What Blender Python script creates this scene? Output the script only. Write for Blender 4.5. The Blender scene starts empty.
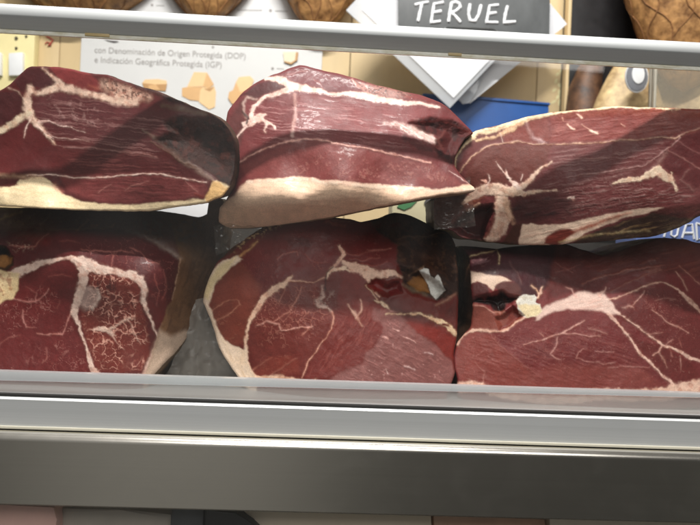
import bpy, bmesh, math, random
import numpy as np
from mathutils import Vector

random.seed(7)
rng = np.random.default_rng(7)
scene = bpy.context.scene
COL = scene.collection

# ------------------------------------------------------------------ camera
F_PX, CX, CY = 606.0, 350.0, 262.5            # pinhole of the 700 x 525 photograph
YAW, ROLL, CAM_Y = math.radians(2.08), math.radians(2.38), -0.55
fwd = np.array([math.sin(YAW), math.cos(YAW), 0.0])
r0 = np.array([math.cos(YAW), -math.sin(YAW), 0.0])
u0 = np.array([0.0, 0.0, 1.0])
right = r0 * math.cos(ROLL) + u0 * math.sin(ROLL)
upv = u0 * math.cos(ROLL) - r0 * math.sin(ROLL)
CAM = np.array([0.0, CAM_Y, 1.25])


def P(u, v, Y):
    """world point at depth plane y=Y that stands at (u, v)."""
    u = np.asarray(u, float); v = np.asarray(v, float); Y = np.asarray(Y, float)
    d = fwd + ((u - CX) / F_PX)[..., None] * right - ((v - CY) / F_PX)[..., None] * upv
    t = (Y - CAM[1]) / d[..., 1]
    return CAM + d * t[..., None]


def pv(u, v, Y):
    return Vector(P(u, v, Y))


cam_d = bpy.data.cameras.new('camera')
cam_d.sensor_width = 36.0
cam_d.lens = 36.0 * F_PX / 700.0
cam_d.clip_start, cam_d.clip_end = 0.01, 50
cam_d.dof.use_dof = True
cam_d.dof.focus_distance = 0.578
cam_d.dof.aperture_fstop = 7.0
cam = bpy.data.objects.new('camera', cam_d)
COL.objects.link(cam)
from mathutils import Matrix
cam.matrix_world = Matrix((
    (right[0], upv[0], -fwd[0], CAM[0]),
    (right[1], upv[1], -fwd[1], CAM[1]),
    (right[2], upv[2], -fwd[2], CAM[2]),
    (0, 0, 0, 1)))
scene.camera = cam

# ------------------------------------------------------------------ helpers


def lin(c):
    c = np.asarray(c, float) / 255.0
    return np.where(c <= 0.04045, c / 12.92, ((c + 0.055) / 1.055) ** 2.4)


def link(o, parent=None):
    COL.objects.link(o)
    if parent is not None:
        o.parent = parent
        o.matrix_parent_inverse = parent.matrix_world.inverted()
    return o


def tag(o, label=None, cat=None, group=None, kind=None):
    if label: o['label'] = label
    if cat: o['category'] = cat
    if group: o['group'] = group
    if kind: o['kind'] = kind
    return o


def empty(name, loc, label, cat, group=None):
    o = bpy.data.objects.new(name, None)
    o.empty_display_size = 0.05
    o.location = loc
    COL.objects.link(o)
    bpy.context.view_layer.update()
    return tag(o, label, cat, group)


def bmobj(name, bm, mat, parent=None, smooth=True):
    bmesh.ops.recalc_face_normals(bm, faces=bm.faces)
    me = bpy.data.meshes.new(name)
    bm.to_mesh(me); bm.free()
    if mat: me.materials.append(mat)
    if smooth:
        for p in me.polygons: p.use_smooth = True
        try: me.set_sharp_from_angle(angle=math.radians(35))
        except Exception: pass
    return link(bpy.data.objects.new(name, me), parent)


def add_prism(bm, front, back_vec, bevel=0.0):
    """closed prism from a list of front points, extruded along back_vec."""
    b2 = bmesh.new()
    f = [b2.verts.new(p) for p in front]
    b = [b2.verts.new(Vector(p) + back_vec) for p in front]
    b2.faces.new(f); b2.faces.new(list(reversed(b)))
    n = len(f)
    for i in range(n):
        b2.faces.new((f[i], b[i], b[(i + 1) % n], f[(i + 1) % n]))
    if bevel > 0:
        bmesh.ops.bevel(b2, geom=list(b2.edges), offset=bevel, segments=2, affect='EDGES', profile=0.6)
    bmesh.ops.recalc_face_normals(b2, faces=b2.faces)
    tmp = bpy.data.meshes.new('tmp'); b2.to_mesh(tmp); b2.free()
    bm.from_mesh(tmp); bpy.data.meshes.remove(tmp)


def prism(name, pts, Y, thick, mat, parent=None, bevel=0.0, smooth=True):
    bm = bmesh.new()
    add_prism(bm, [pv(a, b, Y) for a, b in pts], Vector((0, thick, 0)), bevel)
    return bmobj(name, bm, mat, parent, smooth)


def box(name, x0, x1, y0, y1, z0, z1, mat, parent=None, bevel=0.0):
    bm = bmesh.new()
    add_prism(bm, [(x0, y0, z0), (x1, y0, z0), (x1, y0, z1), (x0, y0, z1)], Vector((0, y1 - y0, 0)), bevel)
    return bmobj(name, bm, mat, parent)


def add_tube(bm, pts, r, n=8, caps=True):
    pts = [Vector(p) for p in pts]
    rings = []
    for i, p in enumerate(pts):
        t = (pts[min(i + 1, len(pts) - 1)] - pts[max(i - 1, 0)]).normalized()
        a = t.orthogonal().normalized() if i == 0 else (prev - t * prev.dot(t)).normalized()
        prev = a
        b = t.cross(a)
        rr = r[i] if hasattr(r, '__len__') else r
        rings.append([bm.verts.new(p + (a * math.cos(k * math.tau / n) + b * math.sin(k * math.tau / n)) * rr) for k in range(n)])
    for i in range(len(rings) - 1):
        for k in range(n):
            bm.faces.new((rings[i][k], rings[i][(k + 1) % n], rings[i + 1][(k + 1) % n], rings[i + 1][k]))
    if caps:
        bm.faces.new(list(reversed(rings[0]))); bm.faces.new(rings[-1])


def profile_x(name, prof, x0, x1, mat, parent):
    """extrude a (y, z) profile along x."""
    bm = bmesh.new()
    a = [bm.verts.new((x0, y, z)) for y, z in prof]
    b = [bm.verts.new((x1, y, z)) for y, z in prof]
    n = len(prof)
    for i in range(n):
        bm.faces.new((a[i], a[(i + 1) % n], b[(i + 1) % n], b[i]))
    bm.faces.new(a); bm.faces.new(list(reversed(b)))
    return bmobj(name, bm, mat, parent)


# ------------------------------------------------------------------ materials
def newmat(name):
    m = bpy.data.materials.new(name); m.use_nodes = True
    nt = m.node_tree
    return m, nt, nt.nodes, nt.links, nt.nodes['Principled BSDF']


def setc(bsdf, c, rough=0.5, metal=0.0, spec=0.5):
    l = lin(c)
    bsdf.inputs['Base Color'].default_value = (*l, 1)
    bsdf.inputs['Roughness'].default_value = rough
    bsdf.inputs['Metallic'].default_value = metal
    bsdf.inputs['Specular IOR Level'].default_value = spec


def simple(name, c, rough=0.5, metal=0.0, spec=0.5, vary=0.12, scale=40.0, stretch=(1, 1, 1), bump=0.0, c2=None):
    """base colour broken up by two noises, roughness variation and a light bump."""
    m, nt, N, L, b = newmat(name)
    setc(b, c, rough, metal, spec)
    tc = N.new('ShaderNodeTexCoord'); mp = N.new('ShaderNodeMapping')
    mp.inputs['Scale'].default_value = stretch
    L.new(tc.outputs['Object'], mp.inputs['Vector'])
    no = N.new('ShaderNodeTexNoise'); no.inputs['Scale'].default_value = scale
    no.inputs['Detail'].default_value = 8; no.inputs['Roughness'].default_value = 0.65
    L.new(mp.outputs['Vector'], no.inputs['Vector'])
    cr = N.new('ShaderNodeValToRGB')
    l = lin(c)
    la = l * (1 - vary); lb = np.minimum(l * (1 + vary), 1) if c2 is None else lin(c2)
    cr.color_ramp.elements[0].position = 0.32; cr.color_ramp.elements[1].position = 0.68
    cr.color_ramp.elements[0].color = (*la, 1); cr.color_ramp.elements[1].color = (*lb, 1)
    L.new(no.outputs['Fac'], cr.inputs['Fac']); L.new(cr.outputs['Color'], b.inputs['Base Color'])
    mr = N.new('ShaderNodeMapRange')
    mr.inputs['To Min'].default_value = max(rough - 0.1, 0.03); mr.inputs['To Max'].default_value = min(rough + 0.12, 1)
    L.new(no.outputs['Fac'], mr.inputs['Value']); L.new(mr.outputs['Result'], b.inputs['Roughness'])
    if bump:
        bp = N.new('ShaderNodeBump'); bp.inputs['Strength'].default_value = bump; bp.inputs['Distance'].default_value = 0.002
        L.new(no.outputs['Fac'], bp.inputs['Height']); L.new(bp.outputs['Normal'], b.inputs['Normal'])
    return m


def meat_material(name, rough=0.36, coat=0.15, bump=0.5, sss=0.0):
    m, nt, N, L, b = newmat(name)
    at = N.new('ShaderNodeAttribute'); at.attribute_name = 'col'
    tc = N.new('ShaderNodeTexCoord')
    n1 = N.new('ShaderNodeTexNoise'); n1.inputs['Scale'].default_value = 800; n1.inputs['Detail'].default_value = 6
    n1.inputs['Roughness'].default_value = 0.7
    L.new(tc.outputs['Object'], n1.inputs['Vector'])
    n2 = N.new('ShaderNodeTexNoise'); n2.inputs['Scale'].default_value = 60; n2.inputs['Detail'].default_value = 5
    L.new(tc.outputs['Object'], n2.inputs['Vector'])
    mr = N.new('ShaderNodeMapRange'); mr.inputs['From Min'].default_value = 0.3; mr.inputs['From Max'].default_value = 0.7
    mr.inputs['To Min'].default_value = 0.80; mr.inputs['To Max'].default_value = 1.20
    L.new(n1.outputs['Fac'], mr.inputs['Value'])
    mx = N.new('ShaderNodeVectorMath'); mx.operation = 'SCALE'
    L.new(at.outputs['Color'], mx.inputs[0]); L.new(mr.outputs['Result'], mx.inputs['Scale'])
    L.new(mx.outputs['Vector'], b.inputs['Base Color'])
    rr = N.new('ShaderNodeMapRange'); rr.inputs['From Min'].default_value = 0.3; rr.inputs['From Max'].default_value = 0.7
    rr.inputs['To Min'].default_value = rough - 0.1; rr.inputs['To Max'].default_value = rough + 0.16
    L.new(n2.outputs['Fac'], rr.inputs['Value']); L.new(rr.outputs['Result'], b.inputs['Roughness'])
    b.inputs['Specular IOR Level'].default_value = 0.25
    b.inputs['Coat Weight'].default_value = coat; b.inputs['Coat Roughness'].default_value = 0.12
    if sss:
        b.inputs['Subsurface Weight'].default_value = sss
        b.inputs['Subsurface Radius'].default_value = (0.006, 0.002, 0.0012)
        b.inputs['Subsurface Scale'].default_value = 1.0
    ad = N.new('ShaderNodeMath'); ad.operation = 'MULTIPLY_ADD'; ad.inputs[1].default_value = 1.6
    L.new(n2.outputs['Fac'], ad.inputs[0]); L.new(n1.outputs['Fac'], ad.inputs[2])
    bp = N.new('ShaderNodeBump'); bp.inputs['Strength'].default_value = bump; bp.inputs['Distance'].default_value = 0.0016
    L.new(ad.outputs[0], bp.inputs['Height']); L.new(bp.outputs['Normal'], b.inputs['Normal'])
    return m


def thin_clear(name, tint=(255, 255, 255), body=0.0, bodycol=(230, 230, 230), rough=0.03, ior=1.45, bump=0.0, scale=60, gloss=1.0):
    """thin sheet: see-through, with fresnel gloss and an optional milky body."""
    m, nt, N, L, b = newmat(name)
    out = N['Material Output']
    N.remove(b)
    tr = N.new('ShaderNodeBsdfTransparent'); tr.inputs['Color'].default_value = (*lin(tint), 1)
    gl = N.new('ShaderNodeBsdfGlossy'); gl.inputs['Roughness'].default_value = rough
    gl.inputs['Color'].default_value = (gloss, gloss, gloss, 1)
    lw = N.new('ShaderNodeLayerWeight'); lw.inputs['Blend'].default_value = 0.5
    pw = N.new('ShaderNodeMath'); pw.operation = 'POWER'; pw.inputs[1].default_value = 5
    L.new(lw.outputs['Facing'], pw.inputs[0])
    f0 = ((ior - 1) / (ior + 1)) ** 2
    fr = N.new('ShaderNodeMath'); fr.operation = 'MULTIPLY_ADD'          # Schlick, the same from both sides
    fr.inputs[1].default_value = 1 - f0; fr.inputs[2].default_value = f0
    L.new(pw.outputs[0], fr.inputs[0])
    base = tr
    if body > 0:
        df = N.new('ShaderNodeBsdfDiffuse'); df.inputs['Color'].default_value = (*lin(bodycol), 1)
        tl = N.new('ShaderNodeBsdfTranslucent'); tl.inputs['Color'].default_value = (*lin(bodycol), 1)
        m1 = N.new('ShaderNodeMixShader'); m1.inputs['Fac'].default_value = 0.22
        L.new(df.outputs[0], m1.inputs[1]); L.new(tl.outputs[0], m1.inputs[2])
        m2 = N.new('ShaderNodeMixShader'); m2.inputs['Fac'].default_value = body
        L.new(tr.outputs[0], m2.inputs[1]); L.new(m1.outputs[0], m2.inputs[2])
        base = m2
    mf = N.new('ShaderNodeMixShader')
    L.new(fr.outputs[0], mf.inputs['Fac']); L.new(base.outputs[0], mf.inputs[1]); L.new(gl.outputs[0], mf.inputs[2])
    L.new(mf.outputs[0], out.inputs['Surface'])
    if bump:
        tc = N.new('ShaderNodeTexCoord')
        no = N.new('ShaderNodeTexNoise'); no.inputs['Scale'].default_value = scale; no.inputs['Detail'].default_value = 4
        L.new(tc.outputs['Object'], no.inputs['Vector'])
        bp = N.new('ShaderNodeBump'); bp.inputs['Strength'].default_value = bump; bp.inputs['Distance'].default_value = 0.004
        L.new(no.outputs['Fac'], bp.inputs['Height'])
        L.new(bp.outputs['Normal'], gl.inputs['Normal']); L.new(bp.outputs['Normal'], lw.inputs['Normal'])
    return m


def brushed(name, c, rough, vary=0.06, aniso=0.6, metal=1.0):
    m = simple(name, c, rough, metal, 0.5, vary, 90.0, (0.006, 1, 9.0), 0.0)
    m.node_tree.nodes['Principled BSDF'].inputs['Anisotropic'].default_value = aniso
    for nd in m.node_tree.nodes:
        if nd.type == 'MAP_RANGE':
            nd.inputs['To Min'].default_value = rough - 0.015; nd.inputs['To Max'].default_value = rough + 0.02
            N = m.node_tree.nodes; L = m.node_tree.links; b = N['Principled BSDF']
            tc = N.new('ShaderNodeTexCoord'); sm = N.new('ShaderNodeTexNoise')       # hand smears
            sm.inputs['Scale'].default_value = 26; sm.inputs['Detail'].default_value = 6; sm.inputs['Distortion'].default_value = 1.2
            L.new(tc.outputs['Object'], sm.inputs['Vector'])
            ma = N.new('ShaderNodeMapRange'); ma.inputs['From Min'].default_value = 0.45; ma.inputs['From Max'].default_value = 0.75
            ma.inputs['To Min'].default_value = 0.0; ma.inputs['To Max'].default_value = 0.04
            L.new(sm.outputs['Fac'], ma.inputs['Value'])
            ad = N.new('ShaderNodeMath'); ad.operation = 'ADD'
            L.new(nd.outputs['Result'], ad.inputs[0]); L.new(ma.outputs['Result'], ad.inputs[1]); L.new(ad.outputs[0], b.inputs['Roughness'])
            break
    return m


M = {}
M['meat'] = meat_material('cured_meat', 0.44, 0.05, 0.20)
M['fat'] = meat_material('ham_fat', 0.42, 0.06, 0.14)
M['rind'] = meat_material('ham_rind', 0.5, 0.0, 0.4)
M['rind'].node_tree.nodes['Principled BSDF'].inputs['Specular IOR Level'].default_value = 0.2
M['bone'] = meat_material('ham_bone', 0.5, 0.0, 0.3)
M['alu'] = brushed('anodised_aluminium', (196, 198, 198), 0.5, metal=0.5)
M['rail'] = brushed('polished_rail_aluminium', (206, 209, 209), 0.42, 0.03, 0.4, metal=0.45)
M['steel'] = brushed('brushed_steel', (214, 209, 199), 0.22, 0.02, 0.15)
M['glass'] = thin_clear('clear_glass', (254, 254, 253), ior=1.35, rough=0.02)
# faint smears and dust on the glass
_nt = M['glass'].node_tree; _N = _nt.nodes; _L = _nt.links
_mix = [n for n in _N if n.type == 'MIX_SHADER'][0]; _tr = [n for n in _N if n.type == 'BSDF_TRANSPARENT'][0]
_df = _N.new('ShaderNodeBsdfDiffuse'); _df.inputs['Color'].default_value = (0.8, 0.8, 0.8, 1)
_tc = _N.new('ShaderNodeTexCoord'); _mp = _N.new('ShaderNodeMapping'); _mp.inputs['Scale'].default_value = (1, 1, 0.45)
_mp.inputs['Rotation'].default_value = (0, 0.5, 0)
_no = _N.new('ShaderNodeTexNoise'); _no.inputs['Scale'].default_value = 7; _no.inputs['Detail'].default_value = 7; _no.inputs['Distortion'].default_value = 0.8
_mr = _N.new('ShaderNodeMapRange'); _mr.inputs['From Min'].default_value = 0.42; _mr.inputs['From Max'].default_value = 0.75
_mr.inputs['To Min'].default_value = 0.0; _mr.inputs['To Max'].default_value = 0.009
_m = _N.new('ShaderNodeMixShader')
_L.new(_tc.outputs['Object'], _mp.inputs['Vector']); _L.new(_mp.outputs['Vector'], _no.inputs['Vector'])
_L.new(_no.outputs['Fac'], _mr.inputs['Value']); _L.new(_mr.outputs['Result'], _m.inputs['Fac'])
_L.new(_tr.outputs[0], _m.inputs[1]); _L.new(_df.outputs[0], _m.inputs[2]); _L.new(_m.outputs[0], _mix.inputs[1])
M['glass_edge'] = simple('glass_edge', (222, 214, 180), 0.3, vary=0.15, scale=160, stretch=(0.35, 1, 1), c2=(250, 249, 240))
M['clip'] = simple('amber_clip', (196, 172, 122), 0.4)
M['dark_gap'] = simple('gap_black', (22, 21, 19), 0.7)  # near-black stand-in for the shade in the ledge gaps
M['lip'] = thin_clear('frosted_plastic', (250, 252, 255), 0.46, (236, 232, 228), 0.25, 1.4, 0.1, 60)
M['lip_rim'] = thin_clear('frosted_plastic_rim', (250, 252, 255), 0.78, (236, 240, 243), 0.25, 1.4, 0.1, 90)
M['wrap'] = thin_clear('vacuum_wrap', (250, 248, 244), 0.10, (190, 184, 178), 0.15, 1.4, 0.35, 30)
M['wrap_grey'] = thin_clear('creased_vacuum_wrap', (225, 222, 218), 0.5, (178, 170, 162), 0.3, 1.35, 0.12, 20)
M['tan'] = simple('tan_board', (203, 180, 138), 0.55, vary=0.08, scale=18, stretch=(1, 1, 0.1))
M['tan_gap'] = simple('board_joint', (120, 98, 66), 0.8)
M['cream'] = simple('cream_plate', (226, 214, 160), 0.45, vary=0.04)
M['white_pl'] = simple('white_plastic', (226, 228, 230), 0.35, vary=0.03)
M['paper'] = simple('poster_paper', (200, 201, 201), 0.5, vary=0.03, scale=8)
M['sheet'] = simple('white_sheet', (216, 218, 222), 0.5, vary=0.02)
M['ink'] = simple('grey_ink', (142, 138, 136), 0.7)
M['ink_dark'] = simple('dark_ink', (70, 66, 66), 0.7)
M['red_ink'] = simple('red_ink', (172, 78, 62), 0.7)
M['slate'] = simple('chalk_slate', (76, 79, 80), 0.55, vary=0.12, scale=16, c2=(96, 99, 100), stretch=(1, 1, 0.5))
M['chalk'] = simple('white_chalk', (236, 238, 240), 0.8, vary=0.05, scale=200)
M['acrylic'] = thin_clear('clear_acrylic', (246, 249, 252), 0.6, (226, 229, 233), 0.08, 1.45)
M['blue'] = simple('blue_plastic', (24, 78, 148), 0.42, vary=0.08)
M['blue_print'] = simple('blue_print', (96, 116, 172), 0.5, vary=0.12, scale=50)
M['black'] = simple('black_cabinet', (26, 25, 27), 0.45, vary=0.2)
M['cheese_a'] = simple('printed_cheese_light', (222, 188, 140), 0.6, vary=0.05)
M['cheese_b'] = simple('printed_cheese_mid', (206, 164, 112), 0.6, vary=0.05)
M['cheese_c'] = simple('printed_cheese_dark', (176, 134, 84), 0.6, vary=0.05)
M['cheese_w'] = simple('printed_cheese_pale', (212, 204, 178), 0.6, vary=0.05)
M['ham_skin'] = simple('netted_ham_skin', (140, 92, 50), 0.5, vary=0.5, scale=60, c2=(206, 156, 98), bump=0.9)
M['ham_pale'] = simple('pale_ham_skin', (150, 108, 62), 0.5, vary=0.45, scale=30, c2=(226, 200, 150), bump=0.8)
M['net'] = simple('net_cord', (140, 98, 60), 0.8, vary=0.3, scale=200)
M['shelf'] = simple('steel_shelf', (120, 118, 114), 0.35, 0.6, vary=0.08)
M['pink_pack'] = simple('pink_meat_pack', (236, 192, 182), 0.4, vary=0.08, scale=20)
M['pale_pack'] = simple('pale_wrapped_pack', (232, 222, 206), 0.4, vary=0.07, scale=20)
M['brown_pack'] = simple('brown_pack', (196, 160, 138), 0.4, vary=0.12, scale=25)
M['dark_pack'] = simple('dark_grey_pack', (70, 72, 76), 0.35, vary=0.1)
M['black_pack'] = simple('black_pack', (24, 24, 27), 0.3, vary=0.1)
M['green'] = simple('green_label', (66, 122, 78), 0.5, vary=0.1)
M['beige'] = simple('beige_carton', (190, 182, 150), 0.5, vary=0.05)

# ------------------------------------------------------------------ numpy painting of the cut faces


def _hash(ix, iy, s):
    h = (ix.astype(np.int64) * 374761393 + iy.astype(np.int64) * 668265263 + s * 1442695041) & 0xFFFFFFFF
    h = ((h ^ (h >> 13)) * 1274126177) & 0xFFFFFFFF
    h = (h ^ (h >> 16)) & 0xFFFFFFFF
    return h / 4294967295.0


def vnoise(x, y, s=0):
    ix = np.floor(x).astype(np.int64); iy = np.floor(y).astype(np.int64)
    fx = x - ix; fy = y - iy
    fx = fx * fx * fx * (fx * (fx * 6 - 15) + 10); fy = fy * fy * fy * (fy * (fy * 6 - 15) + 10)
    a = _hash(ix, iy, s); b = _hash(ix + 1, iy, s); c = _hash(ix, iy + 1, s); d = _hash(ix + 1, iy + 1, s)
    return (a * (1 - fx) + b * fx) * (1 - fy) + (c * (1 - fx) + d * fx) * fy


def fbm(x, y, s=0, o=4):
    t = 0; a = 1; n = 0
    for k in range(o):
        t = t + a * vnoise(x * 2 ** k, y * 2 ** k, s + 17 * k); n += a; a *= 0.55
    return t / n


def sstep(a, b, x):
    t = np.clip((x - a) / (b - a), 0, 1)
    return t * t * (3 - 2 * t)


def seg_dist(px, py, a, b):
    dx, dy = b[0] - a[0], b[1] - a[1]
    l2 = dx * dx + dy * dy + 1e-9
    t = np.clip(((px - a[0]) * dx + (py - a[1]) * dy) / l2, 0, 1)
    return np.hypot(px - a[0] - t * dx, py - a[1] - t * dy), t


def in_poly(px, py, poly):
    ins = np.zeros(px.shape, bool)
    n = len(poly)
    for i in range(n):
        x1, y1 = poly[i]; x2, y2 = poly[(i + 1) % n]
        if y1 == y2: continue
        c = ((y1 > py) != (y2 > py)) & (px < (x2 - x1) * (py - y1) / (y2 - y1) + x1)
        ins ^= c
    return ins


def poly_sd(px, py, poly):
    """signed distance, positive inside."""
    d = np.full(px.shape, 1e9)
    n = len(poly)
    for i in range(n):
        dd, _ = seg_dist(px, py, poly[i], poly[(i + 1) % n])
        d = np.minimum(d, dd)
    return np.where(in_poly(px, py, poly), d, -d)


def stroke(px, py, pts):
    """distance minus local half width (negative inside)."""
    best = np.full(px.shape, 1e9)
    for a, b in zip(pts[:-1], pts[1:]):
        d, t = seg_dist(px, py, a, b)
        w = a[2] * (1 - t) + b[2] * t
        w = 0.5 * w * (0.60 + 0.34 * sstep(2.5, 9.0, w))
        best = np.minimum(best, d - w)
    return best


def veins(px, py, cell, s):
    """F2-F1 of a jittered grid: small on cell borders."""
    x = px / cell; y = py / cell
    ix = np.floor(x).astype(np.int64); iy = np.floor(y).astype(np.int64)
    f1 = np.full(px.shape, 9.0); f2 = np.full(px.shape, 9.0)
    for ox in (-1, 0, 1):
        for oy in (-1, 0, 1):
            jx = ix + ox; jy = iy + oy
            cx = jx + 0.1 + 0.8 * _hash(jx, jy, s); cy = jy + 0.1 + 0.8 * _hash(jx, jy, s + 5)
            d = np.hypot(x - cx, y - cy)
            f2 = np.where(d < f1, f1, np.minimum(f2, d)); f1 = np.minimum(f1, d)
    return (f2 - f1) * cell


def tps(pts):
    pts = np.array(pts, float)
    xy = pts[:, :2] / 100.0; z = pts[:, 2]; n = len(pts)

    def U(r): return np.where(r > 1e-9, r * r * np.log(r + 1e-12), 0)
    K = U(np.hypot(xy[:, None, 0] - xy[None, :, 0], xy[:, None, 1] - xy[None, :, 1])) + np.eye(n) * 0.004
    A = np.zeros((n + 3, n + 3)); A[:n, :n] = K; A[:n, n] = 1; A[:n, n + 1:] = xy; A[n, :n] = 1; A[n + 1:, :n] = xy.T
    w = np.linalg.solve(A, np.concatenate([z, np.zeros(3)]))

    def f(u, v):
        u = u / 100.0; v = v / 100.0
        r = w[n] + w[n + 1] * u + w[n + 2] * v
        for i in range(n):
            r = r + w[i] * U(np.hypot(u - xy[i, 0], v - xy[i, 1]))
        return r
    return f


def smooth_closed(pts, per=2.0, rough=0.6, seed=0):
    """dense closed outline with slight irregularity."""
    p = np.array(pts, float); n = len(p)
    out = []
    for i in range(n):
        a, b, c, d = p[i - 1], p[i], p[(i + 1) % n], p[(i + 2) % n]
        k = max(2, int(np.hypot(*(c - b)) / per))
        for j in range(k):
            t = j / k
            cr = 0.5 * ((2 * b) + (-a + c) * t + (2 * a - 5 * b + 4 * c - d) * t * t + (-a + 3 * b - 3 * c + d) * t ** 3)
            li = b * (1 - t) + c * t
            out.append(cr * 0.5 + li * 0.5)
    out = np.array(out)
    nx = fbm(out[:, 0] / 9, out[:, 1] / 9, seed + 3, 3) - 0.5
    ny = fbm(out[:, 0] / 9, out[:, 1] / 9, seed + 9, 3) - 0.5
    return out + np.stack([nx, ny], 1) * 2 * rough


STEP = 0.62


def mesh_from(name, verts, quads, cols, mat, parent):
    used = np.unique(quads)
    remap = np.full(len(verts), -1, np.int64); remap[used] = np.arange(len(used))
    v = verts[used]; q = remap[quads]
    me = bpy.data.meshes.new(name)
    me.vertices.add(len(v)); me.vertices.foreach_set('co', v.astype(np.float32).ravel())
    me.loops.add(q.size); me.loops.foreach_set('vertex_index', q.astype(np.int32).ravel())
    me.polygons.add(len(q))
    me.polygons.foreach_set('loop_start', np.arange(0, q.size, 4, dtype=np.int32))
    me.polygons.foreach_set('loop_total', np.full(len(q), 4, np.int32))
    me.update(calc_edges=True)
    me.polygons.foreach_set('use_smooth', np.ones(len(q), bool))
    at = me.attributes.new('col', 'FLOAT_COLOR', 'POINT')
    c4 = np.ones((len(v), 4), np.float32); c4[:, :3] = cols[used]
    at.data.foreach_set('color', c4.ravel())
    me.materials.append(mat)
    me.validate()
    return link(bpy.data.objects.new(name, me), parent)


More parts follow.
